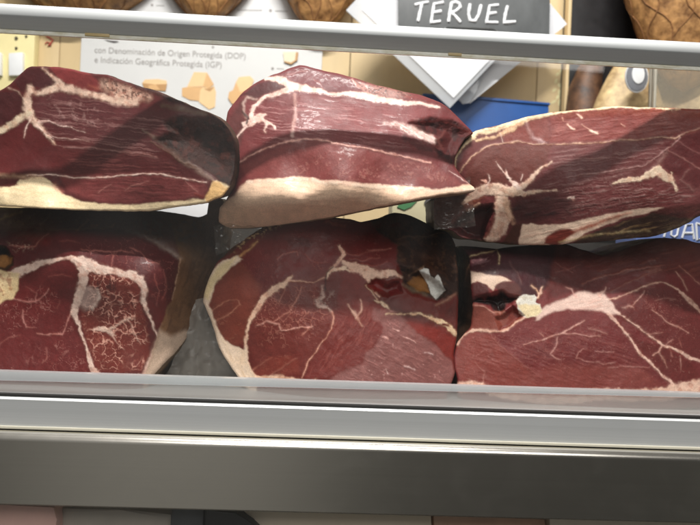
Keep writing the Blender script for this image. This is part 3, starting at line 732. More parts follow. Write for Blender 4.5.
# ---- top row, right
f3 = [(518, 250), (519, 240), (522, 225), (530, 223), (545, 225), (560, 225), (585, 218.5), (610, 213.5), (640, 209), (664, 208), (655, 212), (640, 215), (620, 219), (600, 227), (585, 234), (570, 242), (560, 250)]
rind3 = [(560, 250), (572, 243), (587, 236), (602, 229), (622, 221), (642, 217), (666, 209), (700, 206), (850, 190), (850, 206), (700, 218), (680, 228), (656, 240), (620, 245)]
rec3 = [(450, 226), (456, 220), (466, 213), (480, 207), (492, 205), (494, 212), (488, 224), (484, 241), (474, 241), (464, 236)]
HAMS.append(dict(
    label='right-hand ham of the top row with a pale fat star at its left end',
    outline=[(452, 165), (454, 157), (464, 143), (475, 131), (500, 125), (526, 117), (550, 112.5), (570, 110.5), (600, 107.5), (612, 106), (640, 107), (672, 108), (700, 109), (770, 113), (840, 125), (850, 160), (830, 190), (760, 203), (700, 216), (690, 222), (680, 227), (656, 236), (620, 239.5), (583, 243), (545, 245), (518, 244.5), (484, 241), (462, 238), (452, 231), (440, 228), (434, 222), (434, 200), (446, 192), (455, 182)],
    depth=[(452, 165, .036), (475, 131, .045), (526, 117, .04), (600, 108, .022), (696, 112, -.006), (665, 125, -.002), (626, 150, .0062), (596, 165, .0119), (563, 180, .0178), (533, 203, .0267), (514, 221, .0338), (480, 200, .042), (440, 215, .055), (640, 200, .001), (690, 205, -.006), (640, 232, .010), (580, 238, .022), (545, 240, .032), (480, 238, .052), (700, 150, -.006), (760, 120, -.008), (840, 150, -.010), (520, 150, .034)],
    dents=[(rec3, .012, 6)],
    lift=.04, base=(132, 62, 64), rind=(110, 90, 62), warp=1.3, parts=[('fat_layer', f3), ('rind', rind3)],
    layers=[
        ('poly', [(465, 168), (478, 155), (492, 146), (530, 145), (552, 146), (548, 160), (530, 182), (512, 184), (490, 186), (468, 190)], (128, 66, 58), 5, .9),
        ('poly', [(550, 113), (600, 108), (660, 108), (850, 116), (690, 134), (620, 140), (550, 143)], (160, 72, 66), 5, .9),
        LN((176, 76, 44), 8, .7, (560, 115, 8), (600, 112, 7), (650, 111, 8), (840, 120, 8)),
        ('fiber', [(550, 113), (660, 108), (690, 134), (620, 140), (550, 143)], -8, (206, 130, 122), .5, (22, 1.8)),
        ('poly', [(500, 132), (526, 121), (548, 116), (550, 142), (505, 142)], (160, 76, 66), 4, .7),
        ('fiber', [(552, 146), (680, 138), (664, 160), (620, 178), (660, 200), (560, 222), (540, 200)], -7, (176, 130, 128), .65, (26, 1.4)),
        ('spk', [(568, 178), (620, 172), (660, 190), (690, 200), (640, 208), (560, 222), (560, 190)], 1.9, .62, (180, 140, 136), .5), ('fiber', [(560, 196), (640, 176), (700, 190), (690, 206), (600, 214), (560, 222)], -9, (186, 146, 142), .6, (12, 1.5)),
        ('poly', [(664, 142), (682, 138), (700, 130), (850, 130), (850, 180), (720, 178), (696, 186), (680, 178), (664, 166)], (112, 34, 38), 4, .95),
        LN((190, 130, 126), 1.6, .7, (668, 150, 1), (684, 159, 2), (696, 166, 2), (720, 176, 2)), LN((170, 110, 110), 2, .6, (676, 140, 1), (694, 152, 2), (720, 160, 2)),
        LN((180, 130, 126), 2, .6, (690, 170, 2), (680, 180, 2), (694, 190, 2)),
        LN(FATY, 2, .95, (444, 190, 3), (453, 170, 3), (455, 158, 3.5), (466, 143, 4), (476, 133, 6), (500, 127, 7), (526, 119, 7), (550, 114, 5), (575, 111, 4), (610, 107, 4), (650, 108, 3), (680, 109, 2)),
        LN((224, 190, 150), 2, .8, (476, 140, 3), (498, 135, 4), (510, 130, 7), (524, 122, 5)),
        LN((210, 168, 142), 1.4, .8, (459, 172, 1.4), (463, 166, 2), (474, 155, 2.2), (490, 144.5, 2.4), (505, 142.5, 2.4), (530, 143, 2), (548, 145, 1.6), (560, 144, 1.6), (596, 142.5, 1.8), (630, 139.5, 2), (656, 138, 1.8), (680, 137, 2)),
        LN((206, 160, 140), 1.2, .8, (680, 137, 2), (690, 131, 2), (710, 124, 2)),
        LN((214, 190, 190), 4, .55, (526, 124, 3), (531, 136, 4), (544, 143, 4)),
        LN(FATC, 1.3, .7, (500, 134, 1.4), (502, 141, 1.6)),
        LN((240, 210, 190), 1.5, .9, (568, 125, 2.6), (572, 128, 3), (575, 129, 2)), LN((240, 210, 190), 1.5, .9, (578, 115, 2.6), (582, 118, 3)), LN((240, 210, 190), 1.5, .9, (590, 131, 2), (596, 133, 4), (598, 134, 2)),
        LN((230, 180, 160), 1.5, .8, (620, 124, 2), (624, 126, 2)), LN((230, 180, 160), 1.5, .8, (582, 125, 1), (590, 130, 1.4)), LN((230, 180, 160), 1.5, .8, (562, 119, 2), (563, 121, 2)),
        LN((180, 130, 128), 1.2, .7, (560, 160, 1), (600, 158, 1.6), (634, 159, 1)),
        LN((196, 150, 146), 1.3, .8, (578, 176, 1.2), (600, 172, 1.6), (620, 170, 1.6), (642, 166, 1.6), (656, 158, 1.8), (668, 148, 1.8), (680, 138, 2)),
        LN((176, 132, 126), 5, .8, (648, 172, 4), (658, 164, 4), (667, 152, 3)),
        ('poly', [(572, 196), (540, 196), (518, 195), (509, 210), (512, 228), (524, 224), (548, 222), (572, 214)], (84, 32, 34), 16, .9), ('fiber', [(572, 194), (518, 194), (508, 212), (524, 226), (572, 216)], -10, (46, 16, 18), .6, (18, 3)),
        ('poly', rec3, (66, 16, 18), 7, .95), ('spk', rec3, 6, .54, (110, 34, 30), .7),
        ('poly', [(434, 196), (446, 192), (466, 190), (470, 205), (452, 220), (448, 232), (434, 228)], (96, 50, 46), 4, .9),
        LN((232, 200, 178), 2.5, .95, (464, 204, 5), (474, 195, 9), (486, 190, 11), (497, 189, 12), (510, 192, 10), (520, 187, 8), (529, 182, 6), (534, 174, 5), (541, 167, 2.5), (552, 162, 1)),
        LN(FATC, 1.8, .95, (518, 187, 6), (511, 181, 4), (507, 174, 2.5), (506, 170, 1)), LN(FATC, 1.4, .9, (509, 178, 2), (503, 171, 1.6), (496, 161, .8)),
        LN(FATC, 1.2, .8, (520, 180, 1.5), (522, 175, 1)), LN(FATC, 1.4, .8, (486, 187, 3), (491, 180, 1.6), (489, 174, 1)),
        LN((236, 180, 160), 1.5, .9, (482, 181, 2), (486, 182, 4)),
        LN((232, 200, 178), 3, .95, (500, 190, 12), (502, 203, 15), (504, 215, 17), (500, 228, 14), (490, 239, 10)),
        LN((206, 160, 130), 3, .7, (506, 200, 6), (510, 212, 8), (512, 224, 5)),
        LN((150, 60, 50), 3, .8, (486, 236, 4), (492, 228, 3), (494, 220, 2)),
        LN((226, 196, 172), 2, .9, (508, 192, 9), (524, 193, 6), (540, 191, 3), (556, 190, 1.4)),
        LN((190, 110, 84), 3, .8, (466, 207, 5), (476, 201, 5), (484, 197, 2)),
        LN((224, 180, 150), 2.5, .8, (468, 211, 4), (480, 204, 3)),
        ('poly', [(505, 236), (514, 226), (521, 224), (520, 234), (517, 246), (500, 244)], (90, 46, 30), 3, .9),
        ('poly', f3, (228, 198, 176), 2.5, 1),
        ('fiber', f3, -14, (206, 160, 140), .5, (20, 2)),
        ('poly', [(544, 244), (548, 236), (556, 231), (568, 229), (574, 231), (566, 240), (556, 246)], (150, 40, 22), 3, .95),
        LN((190, 90, 60), 4, .8, (572, 232, 4), (590, 226, 5), (612, 218, 4), (630, 213, 2)),
        ('poly', rind3, (70, 46, 34), 3, .95),
        ('fiber', rind3, -14, (156, 124, 84), .8, (22, 2.4)),
        LN((190, 170, 124), 3, .8, (560, 242, 2), (590, 236, 3), (616, 233, 3), (650, 231, 2)), LN((150, 130, 100), 4, .8, (660, 234, 3), (684, 224, 4), (702, 214, 5)),
        ('poly', [(664, 208), (690, 204), (840, 180), (840, 204), (690, 219), (672, 216), (655, 213)], (104, 40, 38), 4, .9),
        LN((70, 24, 24), 3, .6, (670, 214, 3), (684, 213, 5)),
        LN((216, 160, 148), 2, .7, (574, 200, 4), (571, 197, 3)),
        LN((236, 214, 200), 2, .9, (568, 197, 2), (574, 197, 3)),
        LN((232, 206, 180), 2, .95, (612, 183, 2), (622, 180, 5), (640, 179, 5), (650, 174, 8), (658, 171, 11), (666, 177, 9), (674, 182, 5), (677, 188, 2)),
        LN((232, 206, 180), 1.5, .9, (672, 172, 1), (673, 182, 2.4), (677, 190, 4)),
    ]))
# ---- bottom row, left
rind4 = [(-70, 190), (240, 190), (230, 400), (140, 400), (147, 374), (152, 353), (161, 326), (167, 309), (172, 299), (175, 284), (179, 269), (180, 259), (161, 248), (144, 236), (132, 231), (110, 227.5), (77, 230), (51, 229.5), (26, 227), (0, 226), (-70, 226)]
pat4 = [(88, 270), (98, 268), (112, 270), (128, 277), (138, 281), (141, 290), (139, 300), (144, 318), (149, 340), (149, 356), (143, 370), (120, 373), (99, 371), (90, 350), (82, 326), (80, 312), (86, 298), (90, 285)]
HAMS.append(dict(
    label='leftmost ham of the bottom row with a marbled round muscle and brown right side',
    outline=[(-70, 209), (0, 207.5), (60, 208), (110, 208), (150, 210), (180, 214), (198, 217), (207, 214), (209, 202), (215, 199), (223, 199), (226, 212), (222, 238), (219, 260), (210, 282), (203, 305), (196, 317), (188, 336), (176, 352), (162, 366), (150, 380), (140, 402), (60, 404), (-70, 402)],
    depth=[(-60, 228, .056), (60, 229, .052), (0, 208, .11), (60, 208, .11), (130, 208, .11), (180, 259, .052), (144, 236, .054), (161, 326, .048), (147, 374, .045), (60, 300, .044), (100, 320, .042), (0, 395, .038), (100, 395, .038), (215, 258, .125), (206, 222, .13), (216, 200, .13), (190, 332, .09), (175, 350, .075), (203, 300, .11), (-60, 320, .046), (165, 222, .10)],
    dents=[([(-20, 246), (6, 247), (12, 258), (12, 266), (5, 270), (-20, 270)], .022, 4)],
    tilt=.024, base=(112, 32, 32), rind=(98, 72, 44), warp=1.5, edge=4, parts=[('rind', rind4)],
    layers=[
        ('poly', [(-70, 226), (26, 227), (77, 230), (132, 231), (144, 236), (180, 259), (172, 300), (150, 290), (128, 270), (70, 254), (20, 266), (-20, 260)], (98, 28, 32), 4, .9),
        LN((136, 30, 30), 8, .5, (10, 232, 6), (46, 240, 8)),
        ('poly', [(20, 285), (40, 268), (65, 262), (76, 272), (72, 300), (70, 318), (90, 370), (-60, 380), (-60, 300), (14, 300)], (122, 40, 42), 4, .85),
        ('net', [(-60, 300), (16, 300), (40, 285), (70, 300), (74, 330), (88, 370), (-60, 380)], 15, 1.3, (200, 136, 130), .85),
        ('net', [(-60, 300), (16, 300), (40, 285), (70, 300), (74, 330), (88, 370), (-60, 380)], 7, .7, (180, 100, 94), .5),
        LN((198, 130, 124), 1.4, .85, (14, 298, 2), (28, 302.5, 2.6), (38, 301, 2.4), (44, 295, 2), (49, 289, 1.4)), LN((198, 130, 124), 1.4, .8, (36, 302, 1.6), (36, 292, 1.2)),
        LN((198, 130, 124), 1.4, .85, (24, 310, 1.5), (22, 318, 2.4), (26, 326, 2.2), (34, 327, 1)),
        LN((208, 140, 132), 1.3, .9, (36, 333, 1), (48, 334.5, 2.4), (56, 334, 3), (62, 335.5, 2), (67, 324, 2), (71, 313, 2.4)),
        LN((190, 120, 114), 1.2, .7, (45, 348, 1), (47, 357, 1.6), (41, 363, 1.4)), LN((180, 110, 104), 1.2, .6, (60, 300, 1.6), (57, 308, 1)),
        LN((180, 110, 104), 1.2, .6, (0, 345, 2), (8, 338, 1.4), (20, 335, 1)), LN((180, 110, 104), 1.2, .6, (26, 287, 1), (34, 292, 1.4)),
        LN((170, 90, 84), 1.2, .6, (48, 277, 1), (62, 275, 1.4), (72, 276, 1)),
        ('net', [(84, 240), (130, 234), (176, 260), (170, 300), (150, 300), (140, 276), (110, 262), (84, 254)], 9, .8, (190, 110, 104), .75),
        LN((196, 120, 112), 1.2, .85, (82, 250, 1), (92, 251, 1.6), (106, 252, 1.6), (122, 251, 1.4), (134, 253, 1)), LN((196, 120, 112), 1.2, .7, (113, 251, 1), (113, 258, 1.2), (110, 268, 1)),
        LN((196, 120, 112), 1.2, .7, (130, 247, 1), (140, 252, 1.2), (148, 262, 1.4), (160, 264, 1)), LN((170, 96, 90), 1.2, .6, (60, 241, 1), (80, 242, 1)),
        LN((180, 100, 94), 1.2, .7, (163, 270, 1), (166, 285, 1.3), (162, 300, 1)), LN((180, 100, 94), 1.2, .7, (154, 274, 1), (158, 290, 1.3), (157, 306, 1)),
        LN((190, 120, 110), 1.4, .8, (10, 245, 2), (20, 247, 3), (28, 248, 3), (36, 246, 2), (40, 240, 1.6), (48, 233, 1)),
        ('spk', [(8, 242), (30, 244), (34, 250), (16, 252)], 1.8, .52, (200, 170, 150), .8),
        ('poly', pat4, (134, 52, 44), 3, .95),
        ('net', pat4, 9.5, 1.7, (224, 164, 146), 1.4), ('net', pat4, 5.2, .8, (196, 116, 100), .8),
        ('fiber', [(88, 272), (112, 270), (130, 280), (120, 296), (95, 290)], 100, (70, 20, 22), .7, (12, 2.2)),
        LN((232, 200, 184), 2, .9, (94, 330, 4), (102, 329, 7), (110, 332, 6), (116, 336, 2)), LN((226, 190, 172), 1.8, .85, (104, 330, 4), (115, 327, 4), (122, 321, 3), (130, 318, 1)),
        LN((224, 180, 164), 1.5, .8, (126, 318, 1), (134, 330, 2), (140, 344, 1)), LN((224, 180, 164), 1.5, .7, (112, 334, 3), (116, 342, 2), (124, 350, 1)),
        ('poly', [(78, 286), (90, 287), (97, 290), (99, 299), (93, 309), (84, 310), (77, 304)], (196, 170, 160), 7, .7), LN((226, 206, 194), 3, .8, (96, 289, 4), (99, 298, 4), (92, 309, 3)),
        LN((226, 196, 182), 2, .96, (-40, 290, 12), (-10, 286, 12), (10, 277, 12), (24, 270, 9), (40, 264, 7), (55, 260, 6), (70, 257.5, 5), (78, 262, 8), (84, 272, 10), (82, 285, 9), (77, 300, 8), (73, 313, 6)),
        LN((230, 202, 188), 2, .96, (70, 257, 3), (82, 260, 8), (90, 267, 12), (104, 270, 9), (120, 273, 7), (132, 275, 9), (141, 280, 9), (145, 290, 7), (143, 300, 6), (147, 312, 4), (152, 325, 2.4), (158, 338, 1.6)),
        LN((226, 196, 182), 1.6, .95, (73, 312, 6), (77, 322, 4.5), (82, 336, 3.2), (87, 350, 4), (91, 364, 6), (97, 376, 9)),
        LN((226, 190, 176), 2, .95, (88, 376, 7), (104, 377, 6), (124, 377, 6), (147, 376, 6)), LN((220, 180, 170), 2.5, .85, (145, 374, 4), (150, 360, 4), (156, 345, 3), (163, 324, 2.4)),
        ('poly', [(-40, 268), (0, 270), (12, 272), (20, 274), (18, 288), (13, 298), (0, 303), (-40, 305)], (222, 196, 150), 3, .9),
        ('spk', [(-40, 270), (12, 272), (16, 290), (0, 302), (-40, 304)], 3, .56, (190, 140, 86), .5), ('spk', [(-40, 270), (14, 272), (18, 290), (0, 300)], 5, .56, (160, 90, 70), .6),
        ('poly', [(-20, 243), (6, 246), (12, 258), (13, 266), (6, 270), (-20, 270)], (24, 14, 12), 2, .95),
        ('poly', [(-20, 257), (6, 255), (12, 258), (11, 264), (4, 268), (-20, 268)], (190, 130, 66), 2, .9),
        ('poly', rind4, (150, 108, 74), 2.5, 1),
        ('poly', [(-70, 204), (120, 206), (160, 214), (172, 230), (180, 256), (161, 247), (144, 235), (110, 227), (51, 229), (-70, 226)], (128, 76, 72), 4, .9),
        LN((170, 154, 150), 5, .75, (128, 231, 2), (146, 236, 5), (164, 247, 7), (180, 258, 4)),
        ('spk', [(-70, 208), (140, 214), (180, 250), (110, 226), (-70, 225)], 3.2, .58, (156, 110, 84), .7), ('spk', [(110, 214), (206, 222), (190, 256), (140, 232)], 5, .54, (116, 108, 104), .5),
        ('fiber', [(182, 262), (218, 232), (212, 280), (190, 335), (150, 378), (160, 330), (176, 285)], 112, (98, 64, 42), .55, (16, 2.4)), ('spk', [(182, 262), (222, 215), (212, 280), (190, 335), (160, 360), (176, 285)], 7, .54, (104, 66, 44), .35),
        ('poly', [(160, 330), (172, 336), (186, 330), (192, 332), (184, 347), (166, 366), (145, 390), (145, 374), (152, 352)], (206, 180, 160), 8, .85),
        LN((210, 176, 120), 3, .8, (-6, 222, 4), (8, 216, 4), (22, 211, 2)), LN((196, 140, 110), 2, .8, (78, 229, 1.4), (86, 222, 3), (88, 219, 2)), LN((196, 130, 90), 2, .8, (93, 226, 3), (98, 224, 4)),
        LN((190, 140, 110), 2, .8, (110, 227, 2), (115, 224, 3)), LN((170, 130, 110), 2, .7, (6, 223, 5), (11, 222, 4)), LN((180, 150, 130), 2, .6, (40, 224, 2), (50, 216, 2)),
        LN((206, 170, 140), 1.2, .8, (180, 259, 3), (179, 270, 1.6), (175, 284, 1.2), (172, 299, 1)),
    ]))
# ---- bottom row, middle
f5 = [(198, 306), (202, 285), (210, 272), (220, 262), (238, 256.5), (242, 260), (228, 270), (216, 283), (211.5, 296), (208.5, 304), (212, 314), (217, 326), (223, 336), (233, 346), (243, 350), (246, 345), (248, 360), (252, 371), (259, 378), (250, 420), (225, 400), (210, 340)]
rind5 = [(378, 232), (372, 222), (380, 214), (400, 208), (436, 224), (456, 234), (462, 260), (462, 298), (458, 300), (456, 294), (446, 299), (438, 300), (428, 296), (414, 292), (404, 282), (402, 272), (398, 262), (398, 246), (388, 238)]
bone5 = [(419, 270), (424, 267), (429, 270), (431, 276), (434, 279), (438, 275), (441, 279), (443, 286), (446, 291), (441, 295), (435, 299), (430, 293), (428, 284), (423, 278)]
HAMS.append(dict(
    label='middle ham of the bottom row, round red face with a cream fat rim',
    outline=[(203, 301), (205, 290), (211, 274), (217, 262), (224, 256), (232, 248), (247, 237), (263, 227), (275, 221), (289, 218), (307, 215), (319, 216), (335, 217.5), (351, 219.5), (361, 222), (379, 218), (395, 212.5), (411, 216), (433, 226), (449, 234), (455, 244), (457, 262), (459, 285), (458, 310), (457, 335), (454, 355), (455, 373), (447, 395), (440, 406), (330, 408), (262, 404), (246, 388), (239, 379), (229, 364), (219, 348), (212, 323), (206, 309)],
    depth=[(205, 291, .066), (220, 262, .068), (250, 236, .062), (320, 217, .056), (380, 219, .085), (440, 232, .095), (455, 280, .062), (320, 300, .042), (260, 320, .046), (400, 350, .040), (455, 350, .050), (300, 400, .036), (420, 400, .040), (235, 372, .060), (212, 323, .064), (300, 250, .050), (400, 250, .058), (440, 260, .070), (240, 290, .050), (395, 300, .048)],
    dents=[([(400, 268), (416, 270), (432, 278), (446, 292), (436, 300), (415, 294), (404, 284)], .014, 7), ([(366, 284), (378, 277), (388, 284), (402, 280), (402, 292), (388, 296), (376, 291)], .006, 5), ([(402, 246), (430, 236), (452, 244), (454, 280), (442, 270), (420, 264), (404, 262)], .008, 8)],
    tilt=.024, base=(122, 40, 34), rind=(66, 42, 28), warp=1.5, parts=[('fat_layer', f5), ('bone', bone5), ('rind', rind5)],
    layers=[
        ('poly', [(238, 258), (263, 236), (290, 224), (335, 220), (372, 226), (398, 245), (398, 270), (345, 262), (335, 268), (310, 276), (270, 286), (240, 280)], (124, 32, 32), 6, .9),
        LN((146, 40, 32), 6, .7, (284, 234, 6), (330, 231, 8), (380, 238, 6)), LN((136, 26, 24), 8, .5, (290, 268, 10), (330, 256, 8)),
        LN((84, 24, 26), 6, .5, (293, 243, 8), (308, 242, 8)),
        ('net', [(207, 300), (240, 262), (300, 225), (380, 232), (396, 262), (340, 262), (270, 285), (250, 320), (236, 344)], 20, .7, (176, 92, 82), .7), ('net', [(240, 262), (290, 244), (330, 250), (330, 276), (290, 280), (250, 290)], 12, .7, (180, 90, 80), .55),
        LN((196, 120, 110), 1.3, .85, (277, 260, 1), (284, 254, 1.6), (292, 251, 1.8), (297, 251, 1.2), (298, 254, 1)),
        LN((180, 90, 80), 1.2, .6, (306, 254, 1), (314, 262, 1.2), (326, 262, 1)), LN((180, 90, 80), 1.2, .6, (318, 262, 1), (322, 270, 1.2)),
        LN((190, 110, 100), 1.2, .7, (345, 252, 1), (358, 256, 1.6), (372, 252, 1)), LN((190, 110, 100), 1.2, .7, (350, 258, 1), (362, 261, 1.6), (378, 258, 1)), LN((210, 130, 120), 1.2, .8, (368, 251, 1), (380, 250.5, 1.8), (392, 249, 1)), LN((180, 90, 84), 1.2, .7, (360, 264, 1), (374, 267, 1.4), (388, 262, 1)),
        ('poly', [(207, 306), (212, 290), (222, 276), (240, 262), (262, 285), (255, 308), (245, 342), (234, 348), (222, 336)], (140, 62, 46), 6, .9),
        LN((196, 128, 104), 1.2, .8, (209, 312, 1.6), (226, 302, 1.6), (238, 300, 1), (241, 305, 1.4), (232, 313, 1.4), (216, 320, 2)), ('net', [(208, 306), (230, 290), (246, 320), (236, 344), (218, 328)], 9, .8, (200, 130, 104), .6),
        ('poly', [(262, 300), (285, 284), (318, 284), (322, 300), (332, 316), (318, 347), (304, 372), (262, 376), (250, 350), (249, 327), (255, 312)], (130, 52, 46), 5, .9),
        ('net', [(262, 300), (285, 284), (318, 284), (330, 316), (312, 330), (262, 335), (252, 325)], 8, 1.0, (204, 128, 112), .85), ('net', [(250, 300), (330, 290), (322, 340), (304, 374), (262, 376)], 16, 1.1, (206, 136, 120), .7),
        LN((220, 160, 146), 1.4, .9, (258, 326, 2), (266, 322, 3), (278, 323, 2.4), (282, 331, 2.4), (292, 329, 3), (302, 328, 2.4), (312, 327, 3)), LN((210, 140, 124), 1.2, .8, (310, 328, 2), (302, 336, 1)), LN((210, 140, 124), 1.2, .8, (302, 286, 1), (296, 300, 1.6), (288, 312, 1.4), (270, 322, 1)), LN((210, 140, 124), 1.2, .7, (285, 286, 1), (278, 304, 1.2)),
        LN((210, 144, 126), 1.6, .85, (254, 370, 2), (262, 363, 1.6), (272, 358, 1.2)), LN((210, 150, 134), 1.8, .85, (272, 375, 4), (282, 368, 2), (296, 359, 1.4)),
        ('poly', [(255, 377), (256, 366), (270, 357), (290, 356), (300, 362), (300, 374)], (146, 62, 50), 4, .7),
        ('poly', [(334, 318), (345, 268), (360, 270), (372, 290), (382, 304), (396, 314), (410, 324), (380, 345), (366, 352), (362, 364), (326, 378), (306, 376), (320, 348)], (138, 52, 48), 4, .85),
        ('fiber', [(334, 318), (380, 304), (410, 324), (366, 352), (326, 378), (306, 376)], -62, (176, 92, 84), .5, (10, 2)),
        ('poly', [(330, 380), (341, 372), (363, 364), (366, 352), (376, 346), (379, 336), (384, 327), (380, 322), (372, 320), (374, 308), (392, 309), (409, 322), (429, 341), (453, 362), (456, 374), (446, 396), (330, 398)], (160, 100, 98), 4, .9),  # pale pink patch: a soft glass reflection painted into the face colour
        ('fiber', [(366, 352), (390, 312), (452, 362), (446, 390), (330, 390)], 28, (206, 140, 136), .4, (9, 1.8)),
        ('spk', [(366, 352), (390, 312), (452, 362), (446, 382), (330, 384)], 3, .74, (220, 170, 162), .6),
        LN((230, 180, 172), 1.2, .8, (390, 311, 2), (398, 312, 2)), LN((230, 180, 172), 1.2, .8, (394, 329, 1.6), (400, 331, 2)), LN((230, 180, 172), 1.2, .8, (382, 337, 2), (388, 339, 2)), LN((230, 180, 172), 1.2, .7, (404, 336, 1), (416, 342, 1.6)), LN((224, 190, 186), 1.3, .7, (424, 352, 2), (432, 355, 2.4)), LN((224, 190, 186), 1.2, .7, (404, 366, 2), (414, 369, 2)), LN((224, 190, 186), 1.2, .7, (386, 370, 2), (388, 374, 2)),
        ('poly', [(406, 322), (420, 323), (440, 330), (456, 338), (455, 358), (447, 356), (432, 342), (418, 332)], (150, 48, 40), 4, .9),
        ('poly', [(381, 301), (394, 308), (425, 314), (443, 316), (456, 300), (458, 330), (440, 326), (418, 320), (398, 314), (386, 308)], (108, 48, 44), 5, .8),
        LN((226, 196, 160), 2, .95, (386, 314, 1), (400, 314, 2.4), (420, 313, 2.4), (434, 318, 4.5), (442, 322, 6), (450, 328, 6), (456, 334, 6)), LN((120, 36, 28), 2, .95, (443, 324.5, 4), (448, 325.5, 3)), LN((206, 160, 134), 2.5, .8, (436, 306, 2), (446, 301, 3), (457, 294, 4)),
        LN((228, 200, 170), 1.8, .95, (374, 300, 2), (381, 301, 4), (387, 306, 4), (389, 309, 2)), LN((226, 196, 166), 1.8, .9, (378, 299, 2), (372, 290, 2), (366, 284, 2)),
        LN((226, 180, 160), 2.5, .85, (349, 303, 2), (355, 314, 4), (362, 326, 1.6)), LN((226, 180, 160), 2.5, .8, (360, 300, 2), (361, 310, 3), (356, 318, 1.6)),
        LN((230, 190, 168), 2, .95, (339, 247, 4), (343, 254, 5), (338, 262, 5), (331, 270, 4), (327, 278, 3)), LN((230, 190, 168), 2.2, .96, (343, 262, 4), (356, 268, 9), (368, 273, 10), (382, 274, 8), (394, 274, 7), (402, 277, 4), (406, 279, 2)),
        LN((230, 190, 168), 1.8, .95, (366, 275, 8), (371, 285, 4), (380, 296, 3)),
        LN((232, 202, 176), 2, .96, (328, 276, 3), (332, 271, 4), (338, 268, 5), (346, 267.5, 5), (350, 270, 2)), LN((24, 12, 12), 1, .8, (326, 290, 1.4), (325, 281, 1.6), (328, 273, 1.4), (334, 266, 1.2)),
        LN((200, 168, 156), 2.4, .85, (323, 286, 3), (324, 296, 4), (318, 300, 6), (318, 307, 5), (326, 308, 4), (331, 311, 2)), LN((110, 76, 72), 2, .7, (321, 300, 2), (325, 305, 2)),
        ('spk', [(312, 292), (336, 292), (334, 312), (312, 312)], 3, .56, (220, 190, 180), .45),
        LN((218, 156, 136), 1.2, .95, (331, 311, 2), (333, 318, 2), (331, 329, 1.8), (319, 347, 1.8), (309, 363, 1.6), (302, 377, 2)),
        ('poly', [(367, 284), (377, 277), (386, 282), (383, 290), (375, 291)], (140, 26, 22), 2.5, .95), ('poly', [(387, 286), (396, 280), (403, 284), (402, 292), (392, 296)], (118, 18, 18), 2.5, .95),
        LN((232, 194, 168), 2, .96, (293, 276, 2), (286, 282.5, 6), (274, 289, 7), (264, 299, 6.5), (257, 308, 6), (252, 318, 6), (248, 328, 5), (246, 342, 4), (247, 360, 3), (252, 371, 3.5), (260, 379, 5)), LN((220, 170, 146), 1.6, .8, (290, 281, 3), (300, 281, 2.4), (314, 282, 1.6), (324, 278, 2)),
        LN((228, 190, 164), 2.4, .95, (256, 380, 7), (275, 379, 7), (300, 381, 6), (316, 380, 2)),
        ('poly', f5, (234, 208, 184), 3, 1),
        ('poly', [(202, 296), (206, 284), (218, 266), (236, 258), (228, 270), (215, 284), (208, 300)], (232, 208, 150), 5, .7), ('fiber', f5, 60, (210, 172, 130), .4, (14, 3)),
        LN((84, 50, 34), 3, .9, (221, 258, 4), (236, 248, 5), (254, 235, 5), (272, 225, 4), (290, 219, 3)), ('spk', [(232, 256), (262, 236), (280, 226), (300, 216), (262, 226), (240, 240)], 2, .52, (216, 180, 130), .8), LN((220, 170, 110), 2, .8, (240, 257, 3), (250, 248, 3), (258, 241, 2)),
        LN((180, 110, 90), 2, .6, (290, 219, 2), (320, 218, 2), (350, 222, 2)), LN((196, 96, 70), 3, .6, (326, 222, 4), (346, 226, 4)),
        ('poly', rind5, (58, 36, 28), 4, .97), ('fiber', rind5, 40, (104, 66, 50), .6, (14, 3)), ('spk', rind5, 4, .58, (120, 84, 60), .6),
        ('poly', [(372, 224), (384, 216), (398, 214), (412, 222), (400, 232), (384, 232)], (112, 84, 72), 6, .7), LN((110, 30, 26), 2.5, .8, (377, 226, 5), (381, 225, 4)), LN((110, 30, 26), 2.5, .8, (393, 226, 4), (398, 225, 5)),
        LN((150, 120, 96), 1.6, .7, (399, 239, 1.4), (412, 236, 2), (428, 236, 2), (446, 232, 2)), LN((200, 160, 130), 2, .7, (410, 275, 2), (416, 270, 2), (424, 266, 1)),
        ('poly', [(409, 283), (414, 277), (420, 276), (427, 283), (429, 292), (418, 292)], (176, 118, 56), 3, .9), LN((150, 130, 108), 3, .7, (404, 284, 4), (414, 290, 5), (426, 295, 4)),
        ('poly', bone5, (222, 220, 216), 1.5, 1),
    ]))
